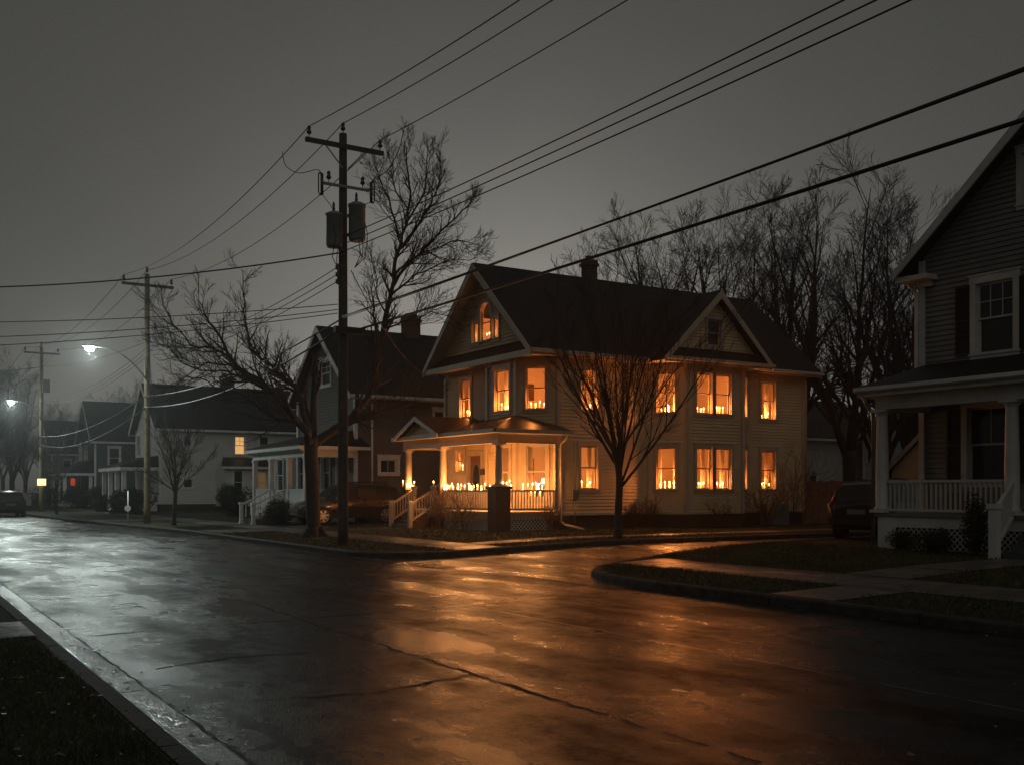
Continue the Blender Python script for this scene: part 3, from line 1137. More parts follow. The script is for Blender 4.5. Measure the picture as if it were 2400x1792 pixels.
# a lamp on a table behind the angled porch window
lt = thing('table_lamp', 'glowing lamp on a small table behind the angled porch window', 'lamp', (20.9, 31.2, FLR))
mb = MB()
mb.box(20.65, 30.95, FLR + .68, 21.15, 31.45, FLR + .72)
for dx in (-.2, .2):
    for dy in (-.2, .2):
        mb.box(20.9 + dx - .02, 31.2 + dy - .02, FLR, 20.9 + dx + .02, 31.2 + dy + .02, FLR + .68)
part('table', mb, MT['darkwood'], lt)
mb = MB()
mb.lathe((20.9, 31.2, FLR + .72), [(.08, 0), (.08, .02), (.03, .05), (.05, .15), (.02, .26)], 12)
part('lamp_base', mb, MT['porcelain'], lt)
mb = MB()
mb.lathe((20.9, 31.2, FLR + .98), [(.14, 0), (.09, .2)], 14)
part('lamp_shade', mb, M_emit('lamp_shade_glow', (1.0, .66, .3), 5.0), lt)
# ------------------------------------------------------------------ a plain gabled house, its front gable to the street
def plain_house(name, label, x0, x1, y0, y1, ze, zr, mwall, mtrim, wins, oh=.45, course=.13, zf=.75, ybase=None, side_only=True, corner_w=.075):
    """wins: list of (side 'f'|'s', px_left, px_right, z0, z1, opts)"""
    t = thing(name, label, 'house', ((x0 + x1) / 2, (y0 + y1) / 2, 0.3))
    FF = Fr((x0, y1), (x0, y0))
    FS = Fr((x0, y0), (x1, y0))
    FBk = Fr((x1, y0), (x1, y1))
    FLf = Fr((x1, y1), (x0, y1))
    frs = {'f': FF, 's': FS}
    res = {'f': [], 's': []}
    for w in wins:
        fr = frs[w[0]]
        a, _ = fr.hit(w[1])
        b, _ = fr.hit(w[2])
        res[w[0]].append(((min(a, b), max(a, b), w[3], w[4]), w[5] if len(w) > 5 else {}))
    yr = (y0 + y1) / 2
    hw = (y1 - y0) / 2
    sl = (zr - ze) / (hw + oh)
    wz = ze + sl * oh - .15
    mb = MB()
    for k, fr in (('f', FF), ('s', FS), ('b', FBk), ('l', FLf)):
        ops = [hole(w) for w, _o in res.get(k, [])]
        if k in 'fb':
            f = lambda z: (0.0, 2 * hw) if z < wz else (min(hw, (z - wz) / sl), 2 * hw - min(hw, (z - wz) / sl))
            siding(mb, fr, zf, zr - .25, f, ops, course)
        else:
            siding(mb, fr, zf, wz - .05, lambda z, L=fr.len: (0, L), ops, course)
    part('siding', mb, mwall, t)
    mb = MB()
    mb.box(x0 + .03, y0 + .03, .05, x1 - .03, y1 - .03, zf - .02)
    part('foundation', mb, MT['foundation'], t)
    cw = corner_w
    for x, y in ((x0, y0), (x1, y0), (x0, y1)):
        mb = MB()
        mb.box(x - cw, y - cw, zf, x + cw, y + cw, wz - .06)
        part('corner_board', mb, mtrim, t)
    gable_roof_x(t, MT['roof'], x0 - oh, x1 + .3, yr, zr, y0 - oh, y1 + oh, ze)
    rake(t, mtrim, x0 - oh, yr, zr, y0 - oh, y1 + oh, ze, h=.22)
    mb = MB()
    mb.box(x0 - oh + .02, y0 - oh + .03, ze - .2, x1 + .25, y0 - .02, ze - .175)
    mb.box(x0 - oh + .02, y1 + .02, ze - .2, x1 + .25, y1 + oh - .03, ze - .175)
    part('soffit', mb, mtrim, t)
    mb = MB()
    mb.box(x0 - oh + .01, y0 - oh - .08, ze - .17, x1 + .28, y0 - oh + .03, ze - .04)
    part('gutter', mb, mtrim, t)
    for side in 'fs':
        for w, o in res[side]:
            window(t, frs[side], w, mtrim, o.get('sash', mtrim), o.get('glass', MT['dglass']), cas=o.get('cas', .1), muntop=o.get('mun'), single=o.get('single', False), label=o.get('label'), glow=o.get('glow'))
    return t, FF, FS


def shutters(t, fr, w, h=None):
    for a0, a1 in ((w[0] - .6, w[0] - .17), (w[1] + .17, w[1] + .6)):
        mb = MB()
        z0, z1 = w[2] - .06, w[3] + .06
        mb.fbox(fr, a0, a0 + .05, z0, z1, .016, .05)
        mb.fbox(fr, a1 - .05, a1, z0, z1, .016, .05)
        for z in (z0, (z0 + z1) / 2 - .03, z1 - .06):
            mb.fbox(fr, a0 + .05, a1 - .05, z, z + .06, .016, .05)
        n = int((z1 - z0) / .055)
        for i in range(n):
            z = z0 + (z1 - z0) * (i + .5) / n
            mb.quad(fr.p(a0 + .05, z - .025, .044), fr.p(a1 - .05, z - .025, .044), fr.p(a1 - .05, z + .02, .022), fr.p(a0 + .05, z + .02, .022))
        part('shutter', mb, MT['shutter'], t)


# ---- grey house with the big porch, right edge of the picture
WZ = MT['white']
RX0, RY1, RY0 = 22.4, 16.35, 8.2
GH, GF, GS = plain_house('gabled_house', 'dark grey clapboard house with black shutters and a white railed front porch', RX0, 31.5, RY0, RY1, 7.2, 11.15, MT['greysiding'], WZ,
                         [('f', 2294, 2372, 4.98, 6.55, {'mun': (3, 2), 'cas': .15}), ('f', 2273, 2368, 1.95, 3.62, {'mun': (2, 1), 'cas': .15}),
                          ('f', 2402, 2450, 8.3, 9.35, {'cas': .13})], oh=.5, course=.125)
for px0, px1, z0, z1 in ((2294, 2372, 4.98, 6.55), (2273, 2368, 1.95, 3.62)):
    a, _ = GF.hit(px0)
    b, _ = GF.hit(px1)
    shutters(GH, GF, (min(a, b), max(a, b), z0, z1))
# boxed eave return at the gable's foot
mb = MB()
mb.box(RX0 - .46, RY1 - .42, 6.9, RX0 + .0, RY1 + .47, 7.02)
mb.box(RX0 - .1, RY1 - .3, 6.76, RX0 + .0, RY1 + .15, 6.9)
part('eave_return', mb, WZ, GH)
mb = MB()
mb.tube([(RX0 - .1, RY1 + .35, 6.9), (RX0 - .1, RY1 + .12, 6.62), (RX0 - .1, RY1 + .12, 4.55), (RX0 - .2, RY1 + .2, 4.3)], .045, 8)
part('downspout', mb, WZ, GH)
QX, QY1, QY0 = 20.62, 16.2, 8.4
mb = MB()
mb.prism([(QX - .42, QY1 + .42, 4.16), (RX0, QY1 + .1, 4.82), (RX0, QY0, 4.82), (QX - .42, QY0, 4.16)], (0, 0, -.08))
mb.prism([(QX - .42, QY1 + .42, 4.16), (RX0, QY1 + .42, 4.16), (RX0, QY1 + .1, 4.82)], (0, 0, -.08))
part('porch_roof', mb, MT['roofy'], GH)
mb = MB()
x = QX - .42
mb.prism([(x, QY1 + .42, 4.16), (x - .09, QY1 + .42, 4.15), (x - .11, QY1 + .42, 4.06), (x - .06, QY1 + .42, 4.02), (x, QY1 + .42, 4.02)], (0, QY0 - QY1, 0))
part('gutter', mb, WZ, GH)
mb = MB()
mb.box(QX - .40, QY0, 3.93, RX0 - .02, QY1 + .4, 4.02)
part('porch_ceiling', mb, WZ, GH)
mb = MB()
mb.box(QX - .1, QY0, 3.62, QX + .1, QY1 + .1, 3.93)
mb.box(QX + .1, QY1 - .1, 3.62, RX0 - .02, QY1 + .1, 3.93)
part('porch_beam', mb, WZ, GH)
mb = MB()
mb.box(QX - .12, QY0, 1.08, RX0 - .02, QY1 + .12, 1.16)
part('porch_floor', mb, MT['greysiding'], GH)
mb = MB()
mb.box(QX - .06, QY0, .82, QX - .02, QY1 + .06, 1.08)
part('skirt_board', mb, WZ, GH)
mb = MB()
mb.box(QX - .06, QY1 - .45, .2, QX - .01, QY1 + .06, .82)
mb.box(QX - .01, QY1 + .02, .2, QX + 1.7, QY1 + .06, 1.08)
part('corner_pier', mb, WZ, GH)
FQ = Fr((QX - .03, QY1 - .45), (QX - .03, QY0))
lattice(GH, WZ, FQ, .0, 4.2, .25, .82, step=.1, o=0)
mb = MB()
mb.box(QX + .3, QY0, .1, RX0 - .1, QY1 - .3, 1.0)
part('crawl_space_shade', mb, MT['dark'], GH)  # black block standing in for the dark under this porch
part('porch_post', column_mb(QX, QY1 - .02, 1.16, 3.62, .155), WZ, GH)
SY = on_x(2372, QX)[0]
part('porch_post', column_mb(QX, SY, 1.16, 3.62, .155), WZ, GH)
railing(GH, WZ, (QX, QY1 - .2), (QX, SY + .17), 1.2, 1.93, .125, .04)
mb = MB()
mb.tube([(QX - .38, QY1 + .25, 4.0), (QX - .3, QY1 + .2, 3.75), (QX - .05, QY1 + .2, 3.55), (QX - .05, QY1 + .2, .4)], .045, 8)
part('downspout', mb, MT['metal'], GH)
NX = 19.35
ny = on_x(2331, NX)[0]
part('newel_post', square_post_mb(NX, ny, .2, 1.42, .17), WZ, GH)
for nm, z0, z1 in (('stair_rail', 1.34, 1.88), ('stair_stringer', .62, 1.2)):
    mb = MB()
    mb.beam((NX + .1, ny, z0), (QX - .02, SY - .05, z1), .08, .08)
    part(nm, mb, WZ, GH)
baluster_set(GH, WZ, (NX + .12, ny), (QX - .05, SY - .05), .66, 1.32, .14, .04, slope=.56)
mb = MB()
for i in range(5):
    mb.box(NX + .1 + .25 * i, ny - 2.0, .1, NX + .35 + .25 * i, ny - .12, .45 + .16 * i)
part('steps', mb, MT['greenhouse'], GH)
mb = MB()
mb.box(RX0 - .14, QY1 - 1.2, 1.16, RX0 - .06, QY1 - .6, 1.62)
part('porch_crate', mb, MT['darkwood'], GH)

# ---- charcoal house next to the candlelit one
WF = MT['white_far']
CH, CF, CS = plain_house('gabled_house', 'tall charcoal clapboard house with a white porch beside the candlelit house', 17.8, 29.0, 41.3, 48.3, 5.85, 9.25, MT['greyhouse'], WF,
                         [('s', 894, 927, 2.5, 3.0, {'single': True, 'mun': (2, 1), 'cas': .14, 'label': 'small wide white-framed window'}),
                          ('s', 1020, 1040, 4.35, 5.25, {}), ('f', 752, 775, 6.6, 7.6, {'mun': (2, 2)}),
                          ('f', 648, 664, 1.7, 3.2, {}), ('f', 756, 773, 1.7, 3.3, {}), ('f', 792, 806, 1.7, 3.3, {}), ('f', 700, 712, 1.7, 3.3, {})], course=.13)
part('chimney', chimney_mb(22.2, 44.8, 8.6, 10.1, .75, .6), MT['brick'], CH)
mb = MB()
xx = on_y(870, 41.3)[0]
mb.tube([(xx, 41.2, 5.6), (xx, 41.2, .5)], .05, 8)
part('downspout', mb, WF, CH)
hx, hy0, hy1 = 15.5, 41.3, 48.0
mb = MB()
mb.prism([(hx - .35, hy0 - .35, 3.62), (hx - .35, hy1 + .35, 3.62), (17.8, hy1, 4.3), (17.8, hy0 + .3, 4.3)], (0, 0, -.08))
mb.prism([(hx - .35, hy0 - .35, 3.62), (17.8, hy0 + .3, 4.3), (18.3, hy0 - .02, 3.62), (18.3, hy0 - .35, 3.62)], (0, 0, -.08))
part('porch_roof', mb, MT['roofy'], CH)
mb = MB()
mb.box(hx - .38, hy0 - .38, 3.42, hx - .28, hy1 + .35, 3.56)
mb.box(hx - .28, hy0 - .38, 3.42, 18.35, hy0 - .28, 3.56)
part('gutter', mb, WF, CH)
mb = MB()
mb.box(hx - .28, hy0 - .28, 3.36, 17.75, hy1 + .3, 3.42)
part('porch_ceiling', mb, WF, CH)
mb = MB()
mb.box(hx - .1, hy0 - .1, 3.1, hx + .1, hy1, 3.36)
mb.box(hx + .1, hy0 - .1, 3.1, 17.75, hy0 + .1, 3.36)
part('porch_beam', mb, WF, CH)
mb = MB()
mb.box(hx - .1, hy0 - .1, .86, 17.75, hy1 + .1, .95)
part('porch_floor', mb, WF, CH)
for px in (598, 636, 678, 717):
    y = on_x(px, hx)[0]
    part('porch_post', square_post_mb(hx, y, .95, 3.1, .2), WF, CH)
mb = MB()
mb.box(hx - .04, hy0, .3, hx, hy1, .86)
mb.box(hx, hy0 - .04, .3, 17.75, hy0, .86)
part('skirt_board', mb, WF, CH)
ya, yb, yc, yd = (on_x(p, hx)[0] for p in (602, 642, 672, 714))
for y0, y1 in ((ya, yb), (yc, yd)):
    mb = MB()
    mb.box(hx - .06, y1, .95, hx + .06, y0, 1.68)
    mb.box(hx - .08, y1, 1.68, hx + .08, y0, 1.75)
    part('porch_panel', mb, WF, CH)
railing(CH, WF, (hx + .2, hy0), (17.7, hy0), 1.0, 1.75, .16, .05)
for y in (yb + .0, yc - .0):
    part('newel_post', square_post_mb(hx - 1.5, y, .2, 1.15, .14), WF, CH)
    mb = MB()
    mb.beam((hx - 1.45, y, 1.05), (hx - .1, y, 1.72), .07, .07)
    part('stair_rail', mb, WF, CH)
    baluster_set(CH, WF, (hx - 1.4, y), (hx - .1, y), .45, 1.0, .2, .04, slope=.6)
mb = MB()
for i in range(4):
    mb.box(hx - 1.4 + .33 * i, yc + .1, .1, hx - 1.07 + .33 * i, yb - .1, .42 + .13 * i)
part('steps', mb, MT['greyhouse'], CH)

# ---- cream house with one lit upstairs window
blind = M_emit('lit_blind', (1.0, 0.60, 0.22), 0.62)
WH, WFf, WFs = plain_house('gabled_house', 'pale cream house with a single lit upstairs window on its long side wall', 16.2, 28.0, 70.0, 77.0, 5.8, 9.05, MT['creamhouse'], WF,
                           [('s', 552, 573, 4.2, 5.35, {'glow': blind, 'glass': MT['glass'], 'mun': (2, 2), 'cas': .08, 'label': 'lit window with a drawn blind'}),
                            ('s', 434, 447, 4.7, 5.3, {'single': True}), ('s', 610, 628, 4.3, 5.4, {}), ('s', 432, 450, 1.9, 2.4, {'single': True}),
                            ('f', 322, 329, 4.2, 5.5, {}), ('f', 346, 354, 4.2, 5.5, {}), ('f', 345, 353, 6.6, 7.6, {'single': True})], course=.16)
part('chimney', chimney_mb(21.7, 73.5, 8.5, 9.9, .8, .7), MT['brick'], WH)
x0 = on_y(527, 67.8)[0]
mb = MB()
FE = Fr((x0, 67.8), (28.0, 67.8))
wa, wb = FE.hit(550)[0], FE.hit(568)[0]
wc, wd = FE.hit(605)[0], FE.hit(625)[0]
siding(mb, FE, .6, 3.15, lambda z: (0, FE.len), [hole((wa, wb, 1.5, 2.95)), hole((wc, wd, 1.6, 2.9))], .16)
mb.box(x0, 67.8, .6, x0 + .05, 70, 3.15)
part('side_room', mb, MT['creamhouse'], WH)
window(WH, FE, (wa, wb, 1.5, 2.95), WF, WF, MT['dglass'], cas=.14)
window(WH, FE, (wc, wd, 1.6, 2.9), WF, WF, MT['glass'], cas=.14, glow=M_emit('dim_blind', (1.0, .6, .25), .06))
mb = MB()
mb.prism([(x0 - .3, 67.5, 3.3), (28.2, 67.5, 3.3), (28.2, 70, 3.95), (x0 + .5, 70, 3.95)], (0, 0, -.12))
part('side_room_roof', mb, MT['roof'], WH)
mb = MB()
mb.box(x0 - .3, 67.42, 3.1, 28.2, 67.5, 3.26)
part('side_room_fascia', mb, WF, WH)
# front porch of the cream house
hx, hy0, hy1 = 14.0, 70.3, 77.2
mb = MB()
mb.prism([(hx - .3, hy0 - .3, 3.3), (hx - .3, hy1 + .3, 3.3), (16.2, hy1, 4.0), (16.2, hy0 + .2, 4.0)], (0, 0, -.1))
mb.prism([(hx - .3, hy0 - .3, 3.3), (16.2, hy0 + .2, 4.0), (16.15, hy0 - .3, 3.3)], (0, 0, -.1))
part('porch_roof', mb, MT['roofy'], WH)
mb = MB()
mb.box(hx - .32, hy0 - .32, 2.98, hx - .2, hy1 + .3, 3.2)
mb.box(hx - .2, hy0 - .32, 2.98, 16.1, hy0 - .2, 3.2)
part('porch_fascia', mb, WF, WH)
for y in (70.4, 72.6, 74.9, 77.1):
    part('porch_post', square_post_mb(hx, y, .8, 3.0, .26), WF, WH)
mb = MB()
mb.box(hx - .1, hy0, .3, 16.1, hy1, .8)
part('porch_floor', mb, WF, WH)
railing(WH, WF, (hx, 70.5), (hx, 72.5), .85, 1.65, .25, .06)

# ---- dark green house
KH, KF, KS = plain_house('gabled_house', 'dark green house with white trim and a small porch hung with a red wreath', 15.9, 28.5, 91.5, 98.4, 5.8, 9.4, MT['greenhouse'], WF,
                         [('s', 257, 279, 3.6, 5.2, {'cas': .12}), ('f', 187, 193, 3.9, 5.4, {}), ('f', 199, 205, 3.9, 5.4, {})], course=.18)
hx, hy0, hy1 = 13.6, 91.8, 98.6
mb = MB()
mb.prism([(hx - .3, hy0 - .3, 3.2), (hx - .3, hy1 + .3, 3.2), (15.9, hy1 - .3, 4.3), (15.9, hy0 + .3, 4.3)], (0, 0, -.1))
mb.prism([(hx - .3, hy0 - .3, 3.2), (15.9, hy0 + .3, 4.3), (15.9, hy0 - .3, 3.2)], (0, 0, -.1))
part('porch_roof', mb, MT['roofy'], KH)
mb = MB()
mb.box(hx - .32, hy0 - .32, 2.9, hx - .2, hy1 + .3, 3.1)
mb.box(hx - .2, hy0 - .32, 2.9, 15.9, hy0 - .2, 3.1)
part('porch_fascia', mb, WF, KH)
for x, y in ((hx, 92.0), (hx, 95.2), (hx, 98.4), (15.6, 91.9)):
    part('porch_post', square_post_mb(x, y, .7, 2.95, .26), WF, KH)
mb = MB()
mb.box(hx - .1, hy0, .3, 15.9, hy1, .7)
part('porch_floor', mb, WF, KH)
wy, wd_ = on_x(172, 15.8)
wr = thing('porch_lantern', 'small red lit lantern on the porch wall of the dark green house', 'lantern', (15.75, wy, 2.4))
mb = MB()
mb.lathe((15.75, wy, 2.1), [(.13, 0), (.2, .12), (.2, .5), (.13, .7)], 10)
part('shade', mb, M_emit('red_lantern', (1.0, .12, .03), .3), wr)
mb = MB()
mb.lathe((15.75, wy, 2.8), [(.22, 0), (.05, .2)], 10)
part('cap', mb, MT['dark'], wr)
# ---- farthest house on the street
FH, FF_, FS_ = plain_house('gabled_house', 'small far house half hidden beyond the dark green one', 16.0, 27.0, 116.5, 124.0, 5.5, 9.2, MT['greyhouse'], WF,
                           [('s', 150, 165, 3.4, 4.8, {}), ('s', 128, 138, 1.4, 2.8, {})], course=.2)

# ---- behind: a pale house and a low yellow garage
BH, BF, BS = plain_house('gabled_house', 'pale grey house behind the cedar fence and big bare trees', 50.0, 62.0, 48.0, 57.0, 5.2, 8.3, MT['white'], WF,
                         [('f', 1898, 1912, 1.5, 2.6, {})], course=.16)
BH2, _a, _b = plain_house('gabled_house', 'distant pale house seen between the bare trees and the porch post', 58.0, 70.0, 40.0, 47.0, 5.2, 8.4, MT['white_far'], WF,
                          [('f', 2033, 2040, 3.6, 4.8, {})], course=.16)
gy1 = on_x(2090, 39.0)[0]
ga = thing('garage', 'low yellow clapboard garage with a sloping roof behind the porch rail', 'garage', (42, gy1 - 3.5, .3))
mb = MB()
FGa = Fr((39.0, gy1), (39.0, gy1 - 7))
siding(mb, FGa, .3, 5.6, lambda z: (0 if z < 2.6 else min(3.5, (z - 2.6) / .86), 7 if z < 2.6 else 7 - min(3.5, (z - 2.6) / .86)), [], .13)
part('siding', mb, MT['yellow'], ga)
mb = MB()
mb.prism([(38.7, gy1 + .4, 2.4), (38.7, gy1 - 3.5, 5.75), (38.7, gy1 - 7.4, 2.4), (38.7, gy1 - 7.4, 2.25), (38.7, gy1 - 3.5, 5.58), (38.7, gy1 + .4, 2.25)], (7, 0, 0))
part('roof', mb, MT['roof'], ga)
for y in (gy1 + .4, gy1 - 7.4):
    mb = MB()
    mb.prism([(38.697, y, 2.4), (38.697, gy1 - 3.5, 5.75), (38.697, gy1 - 3.5, 5.5), (38.697, y, 2.15)], (-.05, 0, 0))
    part('rake_board', mb, MT['trim'], ga)

# ---- cedar fence behind the candlelit house
fn = thing('board_fence', 'red-brown cedar board fence behind the candlelit house', 'fence', (35.5, 29.8, .3))
for i in range(4):
    x0 = 32.85 + 1.85 * i
    mb = MB()
    n = 13
    w = 1.74 / n
    for k in range(n):
        a = x0 + .05 + w * k
        h = 2.08 + RC.uniform(-.03, .03)
        yy = 29.75 + RC.uniform(-.006, .006)
        mb.prism([(a, yy, .25), (a + w - .006, yy, .25), (a + w - .006, yy, h - .03), (a + w * .75, yy, h), (a + w * .25, yy, h), (a, yy, h - .03)], (0, .02, 0))
    for z in (.55, 1.65):
        mb.box(x0 + .05, 29.785, z, x0 + 1.8, 29.825, z + .09)
    part('board_panel', mb, MT['fence'], fn)
for i in range(5):
    mb = MB()
    mb.box(32.80 + 1.85 * i, 29.72, .15, 32.90 + 1.85 * i, 29.82, 2.12)
    part('fence_post', mb, MT['fence'], fn)
# low white fence at the far left
fx = thing('picket_fence', 'low white fence panel beyond the far parked car', 'fence', (14.5, 103, .3))
y0, y1 = 100.5, 105.5
for i in range(3):
    mb = MB()
    for k in range(12):
        y = y0 + (y1 - y0) * (i + k / 12) / 3
        mb.box(12.0, y, .3, 12.05, y + .11, 1.45)
    mb.box(12.05, y0 + (y1 - y0) * i / 3, .6, 12.1, y0 + (y1 - y0) * (i + 1) / 3 - .06, .7)
    mb.box(12.05, y0 + (y1 - y0) * i / 3, 1.15, 12.1, y0 + (y1 - y0) * (i + 1) / 3 - .06, 1.25)
    part('picket_panel', mb, WF, fx)
# air conditioning unit by the side wall
axx = on_y(1815, 29.0)[0]
ac = thing('air_conditioner', 'grey louvred air conditioning unit against the candlelit house rear wall', 'air conditioner', (axx, 29.0, .25))
mb = MB()
mb.box(axx - .42, 28.62, .32, axx + .42, 29.38, 1.12)
part('casing', mb, MT['can'], ac)
mb = MB()
for k in range(16):
    z = .38 + k * .044
    mb.box(axx - .40, 28.59, z, axx + .40, 28.615, z + .02)
part('grille', mb, MT['metal'], ac)
mb = MB()
mb.box(axx - .45, 28.58, 1.12, axx + .45, 29.42, 1.16)
part('lid', mb, MT['can'], ac)
# ------------------------------------------------------------------ ground, street, kerbs
def cut_sheet(poly, z_of, cuts_x=(), cuts_y=()):
    bm = bmesh.new()
    vs = [bm.verts.new((x, y, 0)) for x, y in poly]
    bm.faces.new(vs)
    for x in cuts_x:
        bmesh.ops.bisect_plane(bm, geom=bm.verts[:] + bm.edges[:] + bm.faces[:], plane_co=(x, 0, 0), plane_no=(1, 0, 0))
    for y in cuts_y:
        bmesh.ops.bisect_plane(bm, geom=bm.verts[:] + bm.edges[:] + bm.faces[:], plane_co=(0, y, 0), plane_no=(0, 1, 0))
    bmesh.ops.triangulate(bm, faces=bm.faces[:])
    bmesh.ops.recalc_face_normals(bm, faces=bm.faces[:])
    bm.verts.ensure_lookup_table()
    mb = MB()
    for i, v in enumerate(bm.verts):
        v.index = i
    flip = sum(f.normal.z for f in bm.faces) < 0
    mb.add([(v.co.x, v.co.y, z_of(v.co.x, v.co.y)) for v in bm.verts], [tuple(v.index for v in (reversed(f.verts) if flip else f.verts)) for f in bm.faces])
    bm.free()
    return mb


CXS = [11.5, 12, 12.5, 13, 13.5, 14, 14.5, 15, 15.5, 16, 16.5, 17, 17.5, 18.2]


def arc(cx, cy, r, a0, a1, n=10):
    return [(cx + r * math.cos(math.radians(a0 + (a1 - a0) * i / n)), cy + r * math.sin(math.radians(a0 + (a1 - a0) * i / n))) for i in range(n + 1)]


def lane(pts, y):
    for (x0, y0), (x1, y1) in zip(pts, pts[1:]):
        if y0 <= y <= y1:
            return x0 + (x1 - x0) * (y - y0) / (y1 - y0)
    return pts[-1][0]


FARK = [(10.5, 24.5), (10.5, 40), (10.2, 45), (9.6, 52), (9.15, 60), (8.8, 75), (8.5, 100), (8.3, 170)]
north = FARK + [(90, 170), (90, 22.8)] + arc(12.2, 24.5, 1.7, -90, -180)[:-1]
south = [(11.4, -20), (11.4, 13.4)] + [(11.48, 14.3), (11.65, 15.2), (11.95, 15.95), (12.5, 16.55), (13.6, 17.15), (15.4, 17.85), (18.4, 18.95), (20.5, 19.5), (23.1, 19.9), (28, 20.2), (90, 20.2)] + [(90, -20)]
mb = MB()
mb.quad((-700, -700, -.06), (700, -700, -.06), (700, 700, -.06), (-700, 700, -.06))
struct('ground', mb, MT['ground'])
mb = cut_sheet([(1.9, -20), (13.2, -20), (13.2, 26), (10.9, 45), (9.8, 60), (9.2, 100), (9.0, 170), (1.9, 170)], lambda x, y: 0.0)
struct('road', mb, MT['road'])
mb = cut_sheet([(10.75, 14.0), (90, 19.0), (90, 23.2), (10.75, 23.2)], lambda x, y: 0.006 + rampx(x), CXS)
struct('alley', mb, MT['alley'])
mb = cut_sheet(north, lambda x, y: lawn_z(x), CXS)
struct('lawn', mb, MT['lawn'])
mb = cut_sheet(south, lambda x, y: lawn_z(x), CXS)
struct('lawn', mb, MT['lawn'])
mb = cut_sheet([(1.5, -20), (1.5, 170), (-60, 170), (-60, -20)], lambda x, y: .12)
struct('lawn', mb, MT['lawn'])


def kerb(pts, side, w=.15, zt=lambda x: lawn_z(x) + .012, zb=-.05):
    """a kerb stone strip standing on the road side of the line"""
    mb = MB()
    P = [V((x, y, 0)) for x, y in pts]
    row = []
    for i, p in enumerate(P):
        a, b = P[max(0, i - 1)], P[min(len(P) - 1, i + 1)]
        d = (b - a).normalized()
        n = V((d.y, -d.x, 0)) * side
        row.append((p - n * .01, p + n * (w - .025), p + n * w))
    r = random.Random(len(P))

    def ring(k, f):
        q = [row[k][i].lerp(row[min(k + 1, len(P) - 1)][i], f) for i in range(3)]
        t = zt(q[0].x)
        return [(q[0].x, q[0].y, t), (q[1].x, q[1].y, t), (q[2].x, q[2].y, t - .03), (q[2].x, q[2].y, zb)]
    for i in range(len(P) - 1):
        L = (P[i + 1] - P[i]).length
        g = .012 / max(L, .05) if L > .8 else 0
        dz = r.uniform(-.004, .004)
        vs = [(x, y, z + (dz if z > 0 else 0)) for x, y, z in ring(i, g) + ring(i, 1 - g)]
        mb.add(vs, [(k, k + 1, k + 5, k + 4) for k in range(3)] + [(0, 1, 2, 3), (7, 6, 5, 4)])
    return mb


def dense(pts, step=2.4):
    out = []
    for (x0, y0), (x1, y1) in zip(pts, pts[1:]):
        n = max(1, int(math.hypot(x1 - x0, y1 - y0) / step))
        for i in range(n):
            out.append((x0 + (x1 - x0) * i / n, y0 + (y1 - y0) * i / n))
    return out + [pts[-1]]


nk = list(reversed(FARK)) + arc(12.2, 24.5, 1.7, 180, 270)[1:] + [(20, 22.8), (90, 22.8)]
# the kerb dips at the driveway
dip = lambda x: lawn_z(x) + .012
struct('kerb', kerb(dense(nk), 1, zt=dip), MT['kerb'])
sk_ = south[:-1]
struct('kerb', kerb(dense(sk_), -1), MT['kerb'])
struct('kerb', kerb(dense([(1.5, -20), (1.5, 170)], 2.4), 1, zt=lambda x: .125), MT['kerb'])
# gutters
mb = MB()
y = -6.0
while y < 60:
    L = 3.0
    mb.quad((1.66, y, .006), (1.97, y, .010), (1.97, y + L - .02, .010), (1.66, y + L - .02, .006))
    y += L
struct('gutter', mb, MT['gutter'])
mb = MB()
for a, b in zip(dense(FARK, 3)[:-1], dense(FARK, 3)[1:]):
    mb.quad((a[0] - .5, a[1], .006), (a[0] - .14, a[1], .006), (b[0] - .14, b[1] - .02, .006), (b[0] - .5, b[1] - .02, .006))
ap = [(10.25, 24.4), (10.3, 22.6), (10.55, 20.5), (10.8, 18.5), (11.05, 16.5), (11.1, 14.5)]
for a, b in zip(ap, ap[1:]):
    mb.quad((a[0] - .25, a[1], .010), (a[0] + .32, a[1], .010), (b[0] + .32, b[1] + .02, .010), (b[0] - .25, b[1] + .02, .010))
struct('gutter', mb, MT['gutter'])


# sidewalks, paths, apron
def slab(poly, cy=()):
    return cut_sheet(poly, lambda x, y: lawn_z(x) + .010, CXS, cy)


def slabs(name, x0, x1, y0, y1, step, along):
    """concrete flags with open joints"""
    mb = MB()
    t = y0 if along == 'y' else x0
    e = y1 if along == 'y' else x1
    while t < e - .05:
        u = min(e, t + step - .018)
        q = [(x0, t), (x1, t), (x1, u), (x0, u)] if along == 'y' else [(t, y0), (u, y0), (u, y1), (t, y1)]
        dz = random.Random(int(t * 31)).uniform(.006, .014) + (.008 if along == 'x' else 0)
        mb.quad(*[(x, y, lawn_z(x) + dz) for x, y in q])
        t += step
    return struct(name, mb, MT['concrete'])


slabs('sidewalk', 12.75, 14.1, 22.98, 100.0, 1.5, 'y')
slabs('sidewalk', 14.15, 36.0, 24.0, 25.0, 1.5, 'x')
slabs('sidewalk', 13.15, 14.5, -20, 17.0, 1.5, 'y')
slabs('path', 11.45, 13.1, 9.8, 11.0, 1.65, 'x')
slabs('path', 14.55, 19.3, 10.9, 12.2, 1.6, 'x')
slabs('path', 14.15, 16.7, 33.95, 35.45, 1.3, 'x')
slabs('driveway', 14.15, 26.0, 37.5, 40.2, 2.2, 'x')
struct('driveway', slab([(10.7, 36.7), (12.7, 37.4), (12.7, 39.8), (10.7, 40.0)]), MT['concrete'])
struct('driveway', slab([(9.55, 53.5), (14.0, 54.0), (14.0, 56.5), (9.5, 57.0)]), MT['concrete'])
mb = MB()
mb.quad((-1.2, 12.1, .128), (1.5, 12.1, .128), (1.5, 13.5, .128), (-1.2, 13.5, .128))
struct('path', mb, MT['concrete'])


